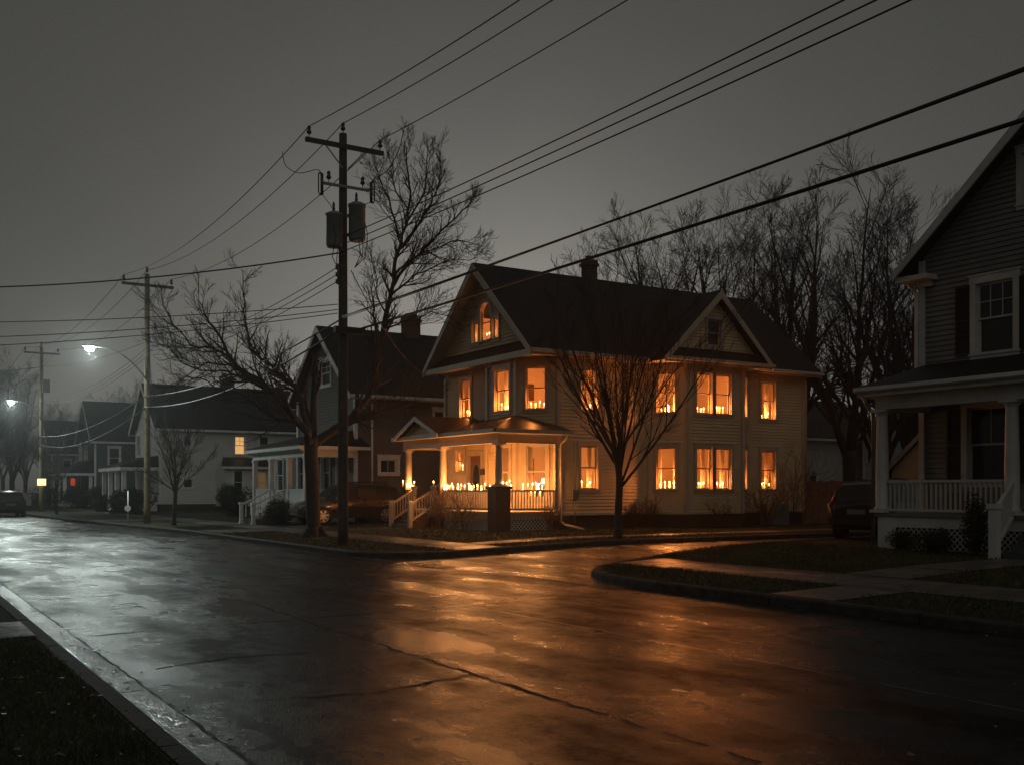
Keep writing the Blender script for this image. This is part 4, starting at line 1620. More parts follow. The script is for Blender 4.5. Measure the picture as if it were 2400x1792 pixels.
# old joints and seams in the asphalt
def crack(pts, w, z, seed, jag=.035, sub=26, skip=.14):
    r = random.Random(seed)
    out = []
    for (x0, y0), (x1, y1) in zip(pts, pts[1:]):
        n = max(2, int(math.hypot(x1 - x0, y1 - y0) * sub / 4))
        for i in range(n):
            t = i / n
            out.append((x0 + (x1 - x0) * t + r.uniform(-jag, jag), y0 + (y1 - y0) * t + r.uniform(-jag, jag)))
    out.append(pts[-1])
    mb = MB()
    vs = []
    for i, (x, y) in enumerate(out):
        a, b = out[max(0, i - 1)], out[min(len(out) - 1, i + 1)]
        d = V((b[0] - a[0], b[1] - a[1], 0)).normalized()
        n = V((d.y, -d.x, 0)) * w * r.uniform(.35, 1.0) * .5
        vs += [(x + n.x, y + n.y, z), (x - n.x, y - n.y, z)]
    mb.add(vs, [(2 * i, 2 * i + 1, 2 * i + 3, 2 * i + 2) for i in range(len(out) - 1) if r.random() > skip])
    return mb


struct('road_joint', crack([(4.75, -3), (4.7, 6), (4.75, 12), (4.9, 18)], .055, .003, 1), MT['crack'])
struct('road_joint', crack(dense([(1.985, -4), (1.985, 40)], 2.0), .03, .012, 12, .012), MT['crack'])
struct('road_joint', crack([(2.1, 12.7), (4.5, 12.9), (7.0, 13.0), (10.6, 13.6)], .06, .0035, 2), MT['crack'])
struct('road_joint', crack([(4.75, 8.2), (3.6, 7.9), (2.6, 8.1)], .05, .004, 3, .03), MT['crack'])
struct('road_joint', crack([(4.9, 18), (4.7, 30), (4.6, 44)], .07, .003, 4), MT['crack'])
struct('road_joint', crack([(2.1, 17.2), (3.6, 17.4), (4.8, 17.6)], .07, .0035, 5), MT['crack'])
struct('road_joint', crack([(2.1, 21), (4, 21.3), (6.8, 22.1)], .06, .0035, 6), MT['crack'])
struct('road_joint', crack([(2.1, 10.0), (3.1, 10.3), (3.9, 10.2)], .07, .0035, 7), MT['crack'])
struct('road_joint', crack([(7.35, 31), (7.1, 45), (6.6, 60)], .08, .003, 8), MT['crack'])
struct('road_seam_glint', crack([(7.5, 3), (7.48, 9), (7.4, 14), (7.25, 20), (7.3, 31)], .05, .003, 9, .01, 14, 0.02), MT['seam'])
struct('road_seam_glint', crack([(6.6, 13.0), (7.9, 13.2), (9.2, 13.4)], .10, .0045, 10, .01, 14, 0), MT['seam'])  # reflected light on the cross joint, painted as a pale strip

# grass, leaves
RG = random.Random(3)


def blades(n, region, hmin, hmax, w):
    mb = MB()
    vs, fs = [], []
    k = 0
    while k < n:
        x, y, z = region()
        if z is None:
            continue
        k += 1
        h = RG.uniform(hmin, hmax)
        a = RG.uniform(0, 2 * PI)
        bx, by = RG.gauss(0, h * .55), RG.gauss(0, h * .55)
        ux, uy = math.cos(a) * w, math.sin(a) * w
        b = len(vs)
        vs += [(x - ux, y - uy, z), (x + ux, y + uy, z), (x + bx * .4 + ux * .6, y + by * .4 + uy * .6, z + h * .6), (x + bx, y + by, z + h)]
        fs += [(b, b + 1, b + 2), (b, b + 2, b + 3)]
    mb.add(vs, fs)
    return mb


def reg_left():
    return RG.uniform(-.2, 1.47), RG.uniform(3.5, 12.0), .118


def reg_south():
    y = RG.uniform(6, 19.5)
    x = RG.uniform(11.4, 20.5)
    if 13.1 < x < 14.55 or (9.8 < y < 11 and x < 13.1) or (10.9 < y < 12.2 and x > 14.5):
        return 0, 0, None
    lim = [(11.4, 13.4), (11.65, 15.2), (12.5, 16.55), (15.4, 17.85), (18.4, 18.95), (20.5, 19.5)]
    for (x0, y0), (x1, y1) in zip(lim, lim[1:]):
        if x0 <= x <= x1 and y > y0 + (y1 - y0) * (x - x0) / (x1 - x0) + .03:
            return 0, 0, None
    return x, y, lawn_z(x) - .004


def reg_north():
    y = RG.uniform(22.9, 44)
    x = RG.uniform(10.6, 24)
    if 12.7 < x < 14.12 or (x > 14.1 and 23.97 < y < 25.03) or (37 < y < 40.3) or (x > 17.5 and y > 29) or (x < 12 and y < 24):
        return 0, 0, None
    return x, y, lawn_z(x) - .004


struct('grass', blades(26000, reg_left, .015, .05, .0035), MT['grass'], 'stuff', 'short dark grass on the near verge by the gutter', 'grass')
struct('grass', blades(26000, reg_south, .03, .085, .007), MT['grass'], 'stuff', 'short dark grass in front of the grey porch', 'grass')
struct('grass', blades(26000, reg_north, .03, .09, .009), MT['grass'], 'stuff', 'short winter grass in front of the candlelit house', 'grass')
mb = MB()
for i in range(420):
    k = i % 6
    if k == 0:
        x, y, z = RG.uniform(1.62, 2.1), RG.uniform(4, 14), .014
    elif k in (1, 2):
        x, y, z = RG.uniform(.2, 1.5), RG.uniform(4, 11), .16
    elif k == 3:
        x, y, z = RG.uniform(10.9, 11.3), RG.uniform(3, 16), .008
    elif k == 4:
        x, y, z = RG.uniform(12, 19), RG.uniform(5, 16), lawn_z(15) + .03
    else:
        x, y, z = RG.uniform(2.1, 10), RG.uniform(3, 18), .008
    s = RG.uniform(.012, .035)
    a = RG.uniform(0, 2 * PI)
    c, q = math.cos(a) * s, math.sin(a) * s
    t1, t2 = RG.uniform(0, .02), RG.uniform(0, .02)
    mb.quad((x - c, y - q, z), (x + q * .6, y - c * .6, z + t1), (x + c, y + q, z + .004), (x - q * .6, y + c * .6, z + t2))
struct('fallen_leaves', mb, MT['leaf'], 'stuff', 'scattered small dead leaves on grass, gutter and wet road', 'leaves')

# ------------------------------------------------------------------ utility poles
def insulator(p):
    mb = MB()
    mb.lathe(p, [(.012, 0), (.012, .1), (.05, .1), (.075, .15), (.05, .19), (.045, .24), (.06, .27), (.03, .32)], 10)
    return mb


def cutout(pole, p, lean):
    """a fuse cutout hung on the lower arm"""
    mb = MB()
    x, y, z = p
    mb.tube([(x, y, z + .28), (x + lean * .08, y, z + .3)], .03, 6)
    mb.tube([(x, y, z - .3), (x + lean * .08, y, z - .28)], .03, 6)
    mb.tube([(x, y, z - .3), (x, y, z + .28)], .045, 8)
    mb.tube([(x + lean * .1, y, z - .26), (x + lean * .1, y, z + .28)], .018, 6)
    part('fuse_cutout', mb, MT['porcelain'], pole)


def pole(x, y, top, label, armz, arm=1.17, r0=.155, r1=.11, zc=None):
    t = thing('utility_pole', label, 'utility pole', (x, y, .12), 'utility poles along the far kerb')
    mb = MB()
    n = 14
    pts = [(x, y, .0 + (top) * i / n) for i in range(n + 1)]
    mb.tube(pts, [r0 + (r1 - r0) * i / n for i in range(n + 1)], 14)
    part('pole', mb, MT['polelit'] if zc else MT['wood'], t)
    mb = MB()
    mb.box(x - arm, y - r1 - .1, armz - .06, x + arm, y - r1, armz + .06)
    part('crossarm', mb, MT['wood'], t)
    for s in (-1, 1):
        mb = MB()
        mb.beam((x + s * .6, y - r1 - .06, armz - .05), (x + s * .08, y - r1 - .06, armz - .62), .035, .02, (0, 1, 0))
        part('brace', mb, MT['metal'], t)
    part('insulator', insulator((x - arm + .1, y - r1 - .05, armz + .06)), MT['porcelain'], t)
    part('insulator', insulator((x + arm - .1, y - r1 - .05, armz + .06)), MT['porcelain'], t)
    part('insulator', insulator((x, y, top)), MT['porcelain'], t)
    return t


def rack(t, x, y, z, s=-1):
    for k in range(3):
        mb = MB()
        mb.lathe((x, y + s * .2, z - .2 * k), [(.03, -.06), (.055, -.04), (.04, 0), (.055, .04), (.03, .06)], 8)
        part('spool_insulator', mb, MT['porcelain'], t)
    mb = MB()
    mb.box(x - .02, y + s * .14 - .01, z - .5, x + .02, y + s * .14 + .01, z + .1)
    mb.box(x - .02, y + min(0, s * .14), z - .22, x + .02, y + max(0, s * .14), z - .18)
    part('rack', mb, MT['metal'], t)


AX, AY, BX, BY, KX, KY = 11.3, 27.1, 10.9, 49.6, 10.25, 79.7
PA = pole(AX, AY, 11.75, 'tall dark utility pole with two transformer cans beside the big leaning tree', 11.35)
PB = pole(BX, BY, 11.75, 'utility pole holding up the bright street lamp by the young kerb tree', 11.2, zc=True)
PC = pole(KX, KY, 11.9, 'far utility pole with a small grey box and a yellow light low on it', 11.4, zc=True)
# transformers on the near pole
for dx, zt, zb, lb in ((-.31, 9.42, 8.48, 'lower grey transformer can'), (.28, 9.72, 8.68, 'upper pale transformer can')):
    cx, cy = AX + dx, AY - .34 if dx > 0 else AY - .12
    mb = MB()
    r = .235
    mb.lathe((cx, cy, zb), [(r * .85, 0), (r, .05), (r, zt - zb - .08), (r * 1.08, zt - zb - .07), (r * 1.08, zt - zb - .01), (r * .6, zt - zb + .05)], 20)
    tr = part('transformer', mb, MT['can'], PA, label=lb)
    mb = MB()
    mb.lathe((cx - .02, cy, zt + .03), [(.05, 0), (.035, .05), (.05, .1), (.03, .16), (.045, .2), (.02, .3)], 8)
    part('bushing', mb, MT['porcelain'], tr)
    mb = MB()
    mb.beam((cx, cy, zt - .3), (AX, AY, zt - .3), .1, .08)
    mb.beam((cx, cy, zb + .2), (AX, AY, zb + .2), .1, .08)
    part('bracket', mb, MT['metal'], tr)
mb = MB()
mb.box(AX - .72, AY - .21, 10.18, AX + .72, AY - .14, 10.25)
part('cutout_arm', mb, MT['metal'], PA)
cutout(PA, (AX - .74, AY - .28, 10.15), -1)
cutout(PA, (AX + .74, AY - .28, 10.15), 1)
part('insulator', insulator((AX - .5, AY - .18, 10.25)), MT['porcelain'], PA)
part('insulator', insulator((AX + .52, AY - .18, 10.25)), MT['porcelain'], PA)
rack(PA, AX - .1, AY, 8.77, -1)
rack(PA, AX - .1, AY, 8.0, 1)
rack(PB, BX, BY, 8.35, -1)
rack(PC, KX, KY, 8.3, -1)
lw = MB()
for dx, z in ((-.5, 9.0), (-.2, 9.3), (.15, 9.3), (.45, 9.2), (.3, 9.25)):
    p0 = V((AX + dx, AY - .5, z))
    p1 = V((AX + (.25 if dx > 0 else -.3), AY - .25, 7.95))
    lw.tube([p0, p0 + V((.06, -.05, -.35)), (p0 + p1) / 2 + V((.12 if dx > 0 else -.12, -.1, -.35)), p1], .012, 5)
lw.tube(smooth_line([V(q) for q in [(AX - 1.07, AY + 2.0, 11.62), (AX - 1.06, AY + 1.75, 11.15), (AX - .97, AY + .9, 10.72), (AX - .82, AY - .1, 10.58), (AX - .75, AY - .28, 10.42)]], 5), .012, 5)
lw.tube(smooth_line([V(q) for q in [(AX + 1.07, AY - 1.7, 11.55), (AX + 1.05, AY - 1.4, 11.05), (AX + .98, AY - .8, 10.65), (AX + .82, AY - .35, 10.54), (AX + .75, AY - .28, 10.42)]], 5), .012, 5)
lw.tube([(AX - .72, AY - .28, 9.85), (AX - .5, AY - .3, 9.6), (AX - .38, AY - .2, 9.5)], .010, 5)
lw.tube([(AX + .72, AY - .28, 9.85), (AX + .4, AY - .3, 9.72), (AX + .3, AY - .35, 9.7)], .010, 5)
part('jumper_leads', lw, MT['wire'], PA)
mb = MB()
mb.box(AX - .35, AY - .32, 6.08, AX + .55, AY - .16, 6.26)
part('splice_case', mb, MT['dark'], PA)
mb = MB()
mb.box(KX + .02, KY - .42, 8.6, KX + .5, KY - .12, 9.55)
part('control_box', mb, MT['can'], PC)


# street lamps
def street_lamp(x, y, z0, lx, ly, lz, label):
    t = thing('street_lamp', label, 'street lamp', (x, y, z0), 'street lamps on the utility poles')
    mb = MB()
    pts = []
    for i in range(13):
        u = i / 12
        e = 1 - (1 - u) ** 2.2
        pts.append((x + (lx + .25 - x) * u, y + (ly - y) * u - .12 * (1 - u), z0 + (lz + .1 - z0) * e))
    mb.tube(pts, .035, 8)
    part('arm', mb, MT['armpaint'], t)
    mb = MB()
    prof = [(-.38, .03, .05), (-.3, .12, .08), (-.05, .16, .09), (.2, .12, .07), (.36, .06, .05)]
    vs, fs = [], []
    for dx, w, h in prof:
        for k in range(8):
            a = 2 * PI * k / 8
            vs.append((lx + dx, ly + w * math.cos(a), lz + .1 + h * math.sin(a) * (1 if math.sin(a) > 0 else .5)))
    for i in range(4):
        for k in range(8):
            fs.append((i * 8 + k, i * 8 + (k + 1) % 8, (i + 1) * 8 + (k + 1) % 8, (i + 1) * 8 + k))
    fs += [tuple(range(8)), tuple(range(32, 40))]
    mb.add(vs, fs, True)
    part('head', mb, MT['armpaint'], t)
    mb = MB()
    mb.lathe((lx - .06, ly, lz - .06), [(.03, -.07), (.14, -.04), (.19, .02), (.19, .07)], 14)
    part('lens', mb, MT['lampglow'], t)
    l = bpy.data.lights.new('street_light', 'SPOT')
    l.spot_size = math.radians(152)
    l.spot_blend = .3
    l.energy = 1300
    l.color = (.86, 1.0, .93)
    l.shadow_soft_size = .12
    o = bpy.data.objects.new('street_light', l)
    COL.objects.link(o)
    o.location = (lx - .06, ly, lz - .24)
    o.rotation_euler = V((-.55, -.45, -.70)).to_track_quat('-Z', 'Y').to_euler()
    return t


street_lamp(BX, BY, 6.75, 8.45, BY, 8.1, 'brightest street lamp on a curved arm over the road')
street_lamp(KX, KY, 6.6, 8.35, KY, 7.85, 'small far street lamp near the edge of the picture')
# the yellow lit box low on the far pole
yb_ = thing('light_box', 'yellow lit box fixed low on the far utility pole', 'light box', (KX, KY - .25, 2.1))
mb = MB()
mb.box(KX - .3, KY - .42, 2.02, KX + .24, KY - .18, 2.5)
part('lit_panel', mb, M_emit('yellow_box_glow', (1.0, .78, .36), 1.7), yb_)
mb = MB()
mb.box(KX - .34, KY - .45, 2.5, KX + .28, KY - .15, 2.56)
part('lid', mb, MT['dark'], yb_)


# wires
def wire(p, q, sag, r, label, group='overhead wires', n=26):
    p, q = V(p), V(q)
    pts = []
    for i in range(n + 1):
        t = i / n
        w = p.lerp(q, t)
        w.z -= 4 * sag * t * (1 - t)
        pts.append(w)
    mb = MB()
    mb.tube([u - p for u in pts], r, 6)
    o = solo('overhead_wire', mb, MT['wire'], label, 'wire', (0, 0, 0), group)
    o.location = p
    return o


OFFY = -14.0
for dx, z, nm in ((-1.07, 11.72, 'street end'), (0, 12.05, 'top'), (1.07, 11.72, 'house end')):
    y_ = AY if dx == 0 else AY - .16
    wire((AX + dx, y_, z), (AX + dx, OFFY, z + .1), {-1.07: 1.2, 0: 1.05, 1.07: .75}[dx], .014, f'thin power wire running from the {nm} of the transformer pole off the top')
    wire((BX + dx, BY - (.16 if dx else 0), z - .12), (AX + dx, y_, z), .75, .013, f'thin power wire from the {nm} of the lamp pole to the transformer pole')
    wire((KX + dx, KY - (.16 if dx else 0), z + .05), (BX + dx, BY - (.16 if dx else 0), z - .12), 1.0, .013, f'thin power wire from the {nm} of the far pole to the lamp pole')
    wire((KX + dx - .8, KY + 34, z), (KX + dx, KY - (.16 if dx else 0), z + .05), 1.0, .013, f'thin power wire leaving the {nm} of the far pole up the street')
for k in range(3):
    nm = ('topmost', 'middle', 'lowest')[k]
    wire((AX - .1, AY - .25, 8.77 - .2 * k), (AX + .05 * k, OFFY, 8.85 - .2 * k), .44, .015, f'{nm} of three parallel wires from below the transformers to the upper edge')
    wire((BX, BY - .25, 8.35 - .2 * k), (AX - .1, AY + .2, 8.0 - .2 * k), .5, .013, f'{nm} of three parallel wires between the lamp pole and transformer pole')
    wire((KX, KY - .25, 8.3 - .2 * k), (BX, BY - .25, 8.35 - .2 * k), .75, .012, f'{nm} of three parallel wires between the far pole and lamp pole')
wire((AX - .1, AY - .2, 6.55), (AX + .1, OFFY, 6.85), .15, .023, 'thick black cable along the street, upper of the two heavy ones')
wire((AX - .1, AY - .2, 6.5), (AX + .16, OFFY, 7.05), .18, .012, 'thin strand twisting beside the upper heavy cable')
wire((AX + .25, AY - .2, 6.18), (AX + .3, OFFY, 6.28), .15, .031, 'thickest black cable, crossing the roof of the candlelit house')
wire((BX - .15, BY - .2, 6.05), (AX - .1, AY - .2, 6.5), .5, .024, 'upper heavy cable between lamp pole and transformer pole')
wire((BX - .15, BY - .2, 5.55), (AX - .2, AY - .2, 6.17), .6, .030, 'lower heavy cable between lamp pole and transformer pole')
wire((KX - .15, KY - .2, 5.5), (BX - .15, BY - .2, 6.05), .6, .024, 'upper lamplit heavy cable sagging to the far pole')
wire((KX - .15, KY - .2, 4.9), (BX - .15, BY - .2, 5.5), .8, .028, 'lower lamplit heavy cable sagging to the far pole')
wire((KX - 1.2, KY + 34, 5.4), (KX - .15, KY - .2, 5.4), .9, .026, 'heavy cable leaving the far pole toward the picture edge')
wire((KX - 1.2, KY + 34, 4.8), (KX - .15, KY - .2, 4.9), 1.1, .026, 'lowest heavy cable leaving the far pole toward the picture edge')
wire((AX - .1, AY - .2, 8.35), (-3.2, 40.5, 8.35), .55, .022, 'thick service cable crossing the street to the picture edge, uppermost')
wire((AX - .2, AY - .1, 6.9), (-3.2, 40.0, 7.1), .3, .012, 'first of three thin wires crossing the street above the lamp')
wire((AX - .2, AY - .1, 6.75), (-3.2, 40.3, 6.55), .35, .012, 'second of three thin wires crossing the street above the lamp')
wire((AX - .2, AY - .1, 6.65), (-3.2, 40.6, 6.2), .35, .012, 'third of three thin wires crossing the street just above the lamp')
wire((KX - .1, KY - .2, 10.4), (-4.0, 88.0, 10.2), .5, .02, 'cable crossing the street from high on the far pole')
wire((KX + .1, KY - .2, 10.45), (BX - .1, BY - .2, 8.55), .3, .016, 'slanting cable from high on the far pole to the lamp pole')
wire((AX + .2, AY - .1, 7.9), (18.95, 36.6, 6.2), .5, .013, 'service drop from the transformer pole to the eave of the candlelit house')
wire((BX + .1, BY - .1, 7.9), (16.0, 70.3, 5.6), .5, .012, 'service drop from the lamp pole to the cream house')
wire((KX + .1, KY - .1, 8.0), (15.6, 94.5, 6.5), .4, .012, 'service drop from the far pole to the dark green house')

# a letter box on a post by the far verge
sp = PW(300, 1222, 48.0)
sg = thing('post_sign', 'round pale reflector on a thin post in the far verge', 'marker post', (sp.x, sp.y, .13))
mb = MB()
mb.tube([(sp.x, sp.y, .1), (sp.x, sp.y, 1.65)], .03, 8)
part('post', mb, MT['white_far'], sg)
mb = MB()
mb.tube([(sp.x - .02, sp.y - .03, .84), (sp.x - .03, sp.y - .06, .84)], .14, 16)
part('disc', mb, MT['white_far'], sg)
# ------------------------------------------------------------------ bare trees
def rot_about(d, ang, az):
    u = d.orthogonal().normalized()
    w = d.cross(u)
    s = u * math.cos(az) + w * math.sin(az)
    return (d * math.cos(ang) + s * math.sin(ang)).normalized()


def grow(mb, p, d, L, r, lv, rg, kids, up=.12, gn=.16, rmin=.006, spread=(25, 50), twig_mb=None, t0=.2, shr=(.42, .68)):
    n = 5 if lv >= 2 else (4 if lv == 1 else 3)
    pts, rads = [p.copy()], [r]
    dd = d.copy()
    dirs = [d.copy()]
    for i in range(n):
        dd = (dd + V((rg.gauss(0, gn), rg.gauss(0, gn), rg.gauss(0, gn * .7) + up))).normalized()
        p = p + dd * (L / n)
        pts.append(p.copy())
        dirs.append(dd.copy())
        rads.append(max(rmin, r * (1 - .72 * (i + 1) / n)))
    (mb if lv >= 2 or twig_mb is None else twig_mb).tube(pts, rads, 6 if lv >= 2 else (4 if lv == 1 else 3), cap=False)
    sprout(mb, pts, rads, L, lv, rg, kids, up, gn, rmin, spread, twig_mb, t0, shr)


def sprout(mb, pts, rads, L, lv, rg, kids, up, gn, rmin, spread, twig_mb, t0, shr, count=None):
    if lv <= 0:
        return
    m = count if count is not None else kids[lv - 1]
    n = len(pts) - 1
    for k in range(m):
        t = t0 + (1 - t0) * (k + rg.random()) / m
        i = min(n - 1, int(t * n))
        f = t * n - i
        q = pts[i].lerp(pts[i + 1], f)
        rr = rads[i] + (rads[i + 1] - rads[i]) * f
        dd = (pts[i + 1] - pts[i]).normalized()
        cd = rot_about(dd, math.radians(rg.uniform(*spread)), rg.uniform(0, 2 * PI))
        cl = L * rg.uniform(*shr) * (1.15 - .55 * t)
        grow(mb, q, cd, cl, max(rmin, min(rr * .72, rr * rg.uniform(.5, .72))), lv - 1, rg, kids, up, gn, rmin, spread, twig_mb, .15, shr)


def limb_px(pts, d0, d1, rg, bend=0.0):
    n = len(pts) - 1
    return [PW(px, py, d0 + (d1 - d0) * i / n + bend * math.sin(PI * i / n)) for i, (px, py) in enumerate(pts)]


# --- the big leaning maple by the near pole
rg = random.Random(5)
D0 = 34.0
base = PW(736, 1250, D0)
base.z = lawn_z(base.x) - .05
BT = thing('bare_tree', 'big bare leaning tree with a broken limb beside the transformer pole', 'tree', (base.x, base.y, base.z))
tk = MB()
cr_ = MB()
trunk = smooth_line([base, PW(734, 1200, D0), PW(732, 1130, D0), PW(729, 1070, D0), PW(729, 1025, D0)], 4)
n_ = len(trunk)
tk.tube(trunk, [(.34 if i == 0 else (.27 if i == 1 else .235)) - .012 * min(1, i / n_) for i in range(n_)], 14)
for k in range(6):
    a = k * PI / 3 + .3
    tk.tube([base + V((math.cos(a) * .2, math.sin(a) * .2, .35)), base + V((math.cos(a) * .38, math.sin(a) * .38, .1)), base + V((math.cos(a) * .6, math.sin(a) * .6, -.02))], [.1, .09, .03], 6)
LIMBS = [
    ([(729, 1035), (712, 1000), (669, 954), (625, 908), (582, 875), (533, 832), (519, 791), (489, 758), (462, 703)], .150, .014, 33.8, 32.5, 26),
    ([(650, 930), (611, 897), (571, 886), (530, 870), (489, 867), (434, 853), (399, 818), (382, 802)], .060, .012, 33.9, 34.6, 18),
    ([(727, 1010), (708, 945), (680, 897), (647, 872), (620, 845), (595, 826), (582, 791), (573, 747), (569, 690), (569, 632)], .105, .012, 34.2, 35.2, 26),
    ([(732, 1010), (722, 965), (703, 925), (682, 894), (664, 862), (650, 850)], .085, .02, 34.4, 36.2, 16),
    ([(734, 1030), (735, 950), (737, 880), (738, 838)], .130, .075, 34.6, 34.9, 3),
    ([(726, 1020), (690, 990), (652, 981), (614, 957), (571, 927), (516, 913), (475, 889), (440, 880)], .075, .012, 33.4, 32.2, 20),
    ([(540, 838), (497, 818), (448, 804), (407, 761), (381, 712)], .050, .010, 32.9, 32.0, 16),
    ([(560, 858), (500, 850), (452, 870), (410, 905)], .035, .010, 33.0, 33.6, 12),
    ([(737, 1040), (775, 1012), (813, 988), (848, 945), (872, 890), (890, 810), (905, 735), (921, 660), (930, 598), (945, 553), (957, 492), (960, 432), (951, 365), (947, 330)], .165, .012, 34.4, 36.0, 44),
    ([(800, 998), (843, 985), (898, 962), (950, 950), (1000, 925)], .055, .012, 34.6, 33.4, 14),
    ([(931, 590), (975, 538), (1003, 492), (1020, 455), (1033, 416), (1031, 352)], .060, .010, 35.4, 36.4, 22),
    ([(919, 668), (955, 622), (994, 583), (1054, 522), (1090, 488), (1109, 465)], .065, .010, 35.2, 34.2, 24),
    ([(925, 645), (955, 614), (994, 592), (1072, 565), (1127, 575)], .055, .010, 35.3, 36.6, 20),
    ([(915, 695), (948, 665), (994, 637), (1054, 613), (1115, 605)], .050, .010, 35.2, 34.0, 20),
    ([(936, 560), (918, 492), (891, 419), (878, 390)], .045, .010, 35.6, 35.0, 16),
    ([(950, 525), (990, 460), (1000, 400), (1003, 340)], .045, .010, 35.7, 36.8, 16),
    ([(900, 770), (960, 750), (1010, 735), (1060, 745)], .04, .010, 35.0, 33.8, 16),
    ([(876, 880), (882, 800), (878, 740), (873, 695)], .055, .030, 34.8, 34.2, 5),
    ([(905, 735), (880, 690), (885, 650), (870, 610)], .035, .010, 35.0, 36.0, 12),
    ([(957, 492), (930, 450), (920, 400), (905, 345)], .035, .010, 35.9, 36.6, 14),
]
for pts, r0, r1, d0, d1, cnt in LIMBS:
    line = smooth_line(limb_px(pts, d0, d1, rg), 3)
    m = len(line)
    jit = [V((rg.gauss(0, .03), rg.gauss(0, .03), rg.gauss(0, .03))) * (0 if i in (0, m - 1) else 1) for i in range(m)]
    line = [p + j for p, j in zip(line, jit)]
    rads = [r0 + (r1 - r0) * (i / (m - 1)) ** .8 for i in range(m)]
    (tk if r0 > .08 else cr_).tube(line, rads, 9 if r0 > .08 else 6)
    sprout(cr_, line, rads, 1.55 if pts[-1][1] < 560 else 2.0, 3, rg, (4, 6, 5), .09, .085, .005, (22, 52), None, .14, (.42, .75), cnt)
part('trunk', tk, MT['bark'], BT)
part('crown', cr_, MT['twig'], BT)


# --- vase-shaped young kerb trees
def vase_tree(loc, label, seed, h=7.0, fork=1.75, r=.125, limbs=11, kids=(4, 6, 7), spread=38, mt=None, rmin=.006, group=None):
    rg = random.Random(seed)
    t = thing('bare_tree', label, 'tree', loc, group)
    a, c = MB(), MB()
    b = V(loc)
    line = smooth_line([b + V((0, 0, -.05)), b + V((rg.gauss(0, .02), 0, fork * .4)), b + V((rg.gauss(0, .03), rg.gauss(0, .03), fork)), b + V((rg.gauss(0, .05), rg.gauss(0, .05), fork * 1.35))], 3)
    m = len(line)
    a.tube(line, [r * 1.35] + [r * 1.05] + [r * (1 - .2 * i / m) for i in range(2, m)], 12)
    for k in range(limbs):
        az = 2 * PI * (k + rg.uniform(-.3, .3)) / limbs
        tilt = math.radians(rg.uniform(8, spread) if k % 3 else rg.uniform(3, 16))
        d = V((math.cos(az) * math.sin(tilt), math.sin(az) * math.sin(tilt), math.cos(tilt)))
        st = line[rg.randint(m // 2, m - 1)]
        L = (h - st.z + b.z) * rg.uniform(.75, 1.02)
        n = 7
        p, dd, pts = st.copy(), d.copy(), [st.copy()]
        for i in range(n):
            dd = (dd + V((rg.gauss(0, .05), rg.gauss(0, .05), .03)) + V((math.cos(az), math.sin(az), 0)) * .03).normalized()
            p = p + dd * L / n
            pts.append(p.copy())
        rr = r * rg.uniform(.3, .48)
        rads = [max(rmin, rr * (1 - .85 * i / n)) for i in range(n + 1)]
        c.tube(pts, rads, 6)
        sprout(c, pts, rads, L * .5, 3, rg, kids, .08, .09, rmin, (14, 34), None, .12, (.45, .75), 9)
    part('trunk', a, MT['bark'], t)
    part('crown', c, mt or MT['twig'], t)
    return t


x, d = on_y(1448, 23.35)
vase_tree((x, 23.35, lawn_z(x)), 'bare vase-shaped young tree at the kerb in front of the candlelit windows', 21, h=7.5, fork=1.75, spread=47, limbs=14, kids=(4, 4, 5), r=.115)
p = PW(408, 1228, 45.5)
vase_tree((p.x, p.y, lawn_z(p.x)), 'small round bare tree on the verge in front of the cream house', 8, h=4.9, fork=1.5, r=.1, limbs=10, spread=58, kids=(3, 4, 5))
p = PW(133, 1208, 66.0)
vase_tree((p.x, p.y, lawn_z(p.x)), 'slim lamplit bare tree near the far pole', 9, h=5.2, fork=1.6, r=.09, limbs=8, spread=45, kids=(3, 4, 4), mt=MT['greysiding'])  # lamplight put into a paler crown colour


# --- large trees standing behind the houses: three grown forms, copied and turned
def big_tree_mesh(seed, h=15.5, r=.31, fork=3.2):
    rg = random.Random(seed)
    a, c = MB(), MB()
    tips = 5
    line = smooth_line([V((0, 0, -.2)), V((.05, 0, fork * .5)), V((.1, .05, fork))], 3)
    a.tube(line, [r * 1.3] + [r] * (len(line) - 1), 10)
    for k in range(tips):
        az = 2 * PI * (k + rg.uniform(-.25, .25)) / tips
        tilt = math.radians(rg.uniform(9, 28))
        d = V((math.cos(az) * math.sin(tilt), math.sin(az) * math.sin(tilt), math.cos(tilt)))
        L = (h - fork) * rg.uniform(.82, 1.02)
        n = 9
        p, dd, pts = V((.1, .05, fork - .3 * (k % 3))), d.copy(), []
        pts.append(p.copy())
        for i in range(n):
            dd = (dd + V((rg.gauss(0, .07), rg.gauss(0, .07), .05))).normalized()
            p = p + dd * L / n
            pts.append(p.copy())
        rr = r * rg.uniform(.5, .68)
        rads = [max(.012, rr * (1 - .93 * i / n)) for i in range(n + 1)]
        a.tube(pts, rads, 8)
        sprout(c, pts, rads, L * .46, 4, rg, (4, 4, 5, 5), .035, .055, .0068, (20, 44), None, .10, (.48, .8), 11)
    ta, tc = a.mesh('trunk'), c.mesh('crown')
    ta.materials.append(MT['bark'])
    tc.materials.append(MT['twig'])
    return ta, tc


FORMS = [big_tree_mesh(s) for s in (31, 32, 33)]


def big_tree(px, d, form, top_py, rz, label, group='bare trees behind the houses'):
    dx, dy = ray(px)
    x, y = dx * d, dy * d
    h = zat(top_py, d) - .25
    t = thing('bare_tree', label, 'tree', (x, y, .25), group, rz)
    t.scale = (h / 15.5,) * 3
    for nm, me in zip(('trunk', 'crown'), FORMS[form]):
        o = bpy.data.objects.new(nm, me)
        COL.objects.link(o)
        o.parent = t
    return t


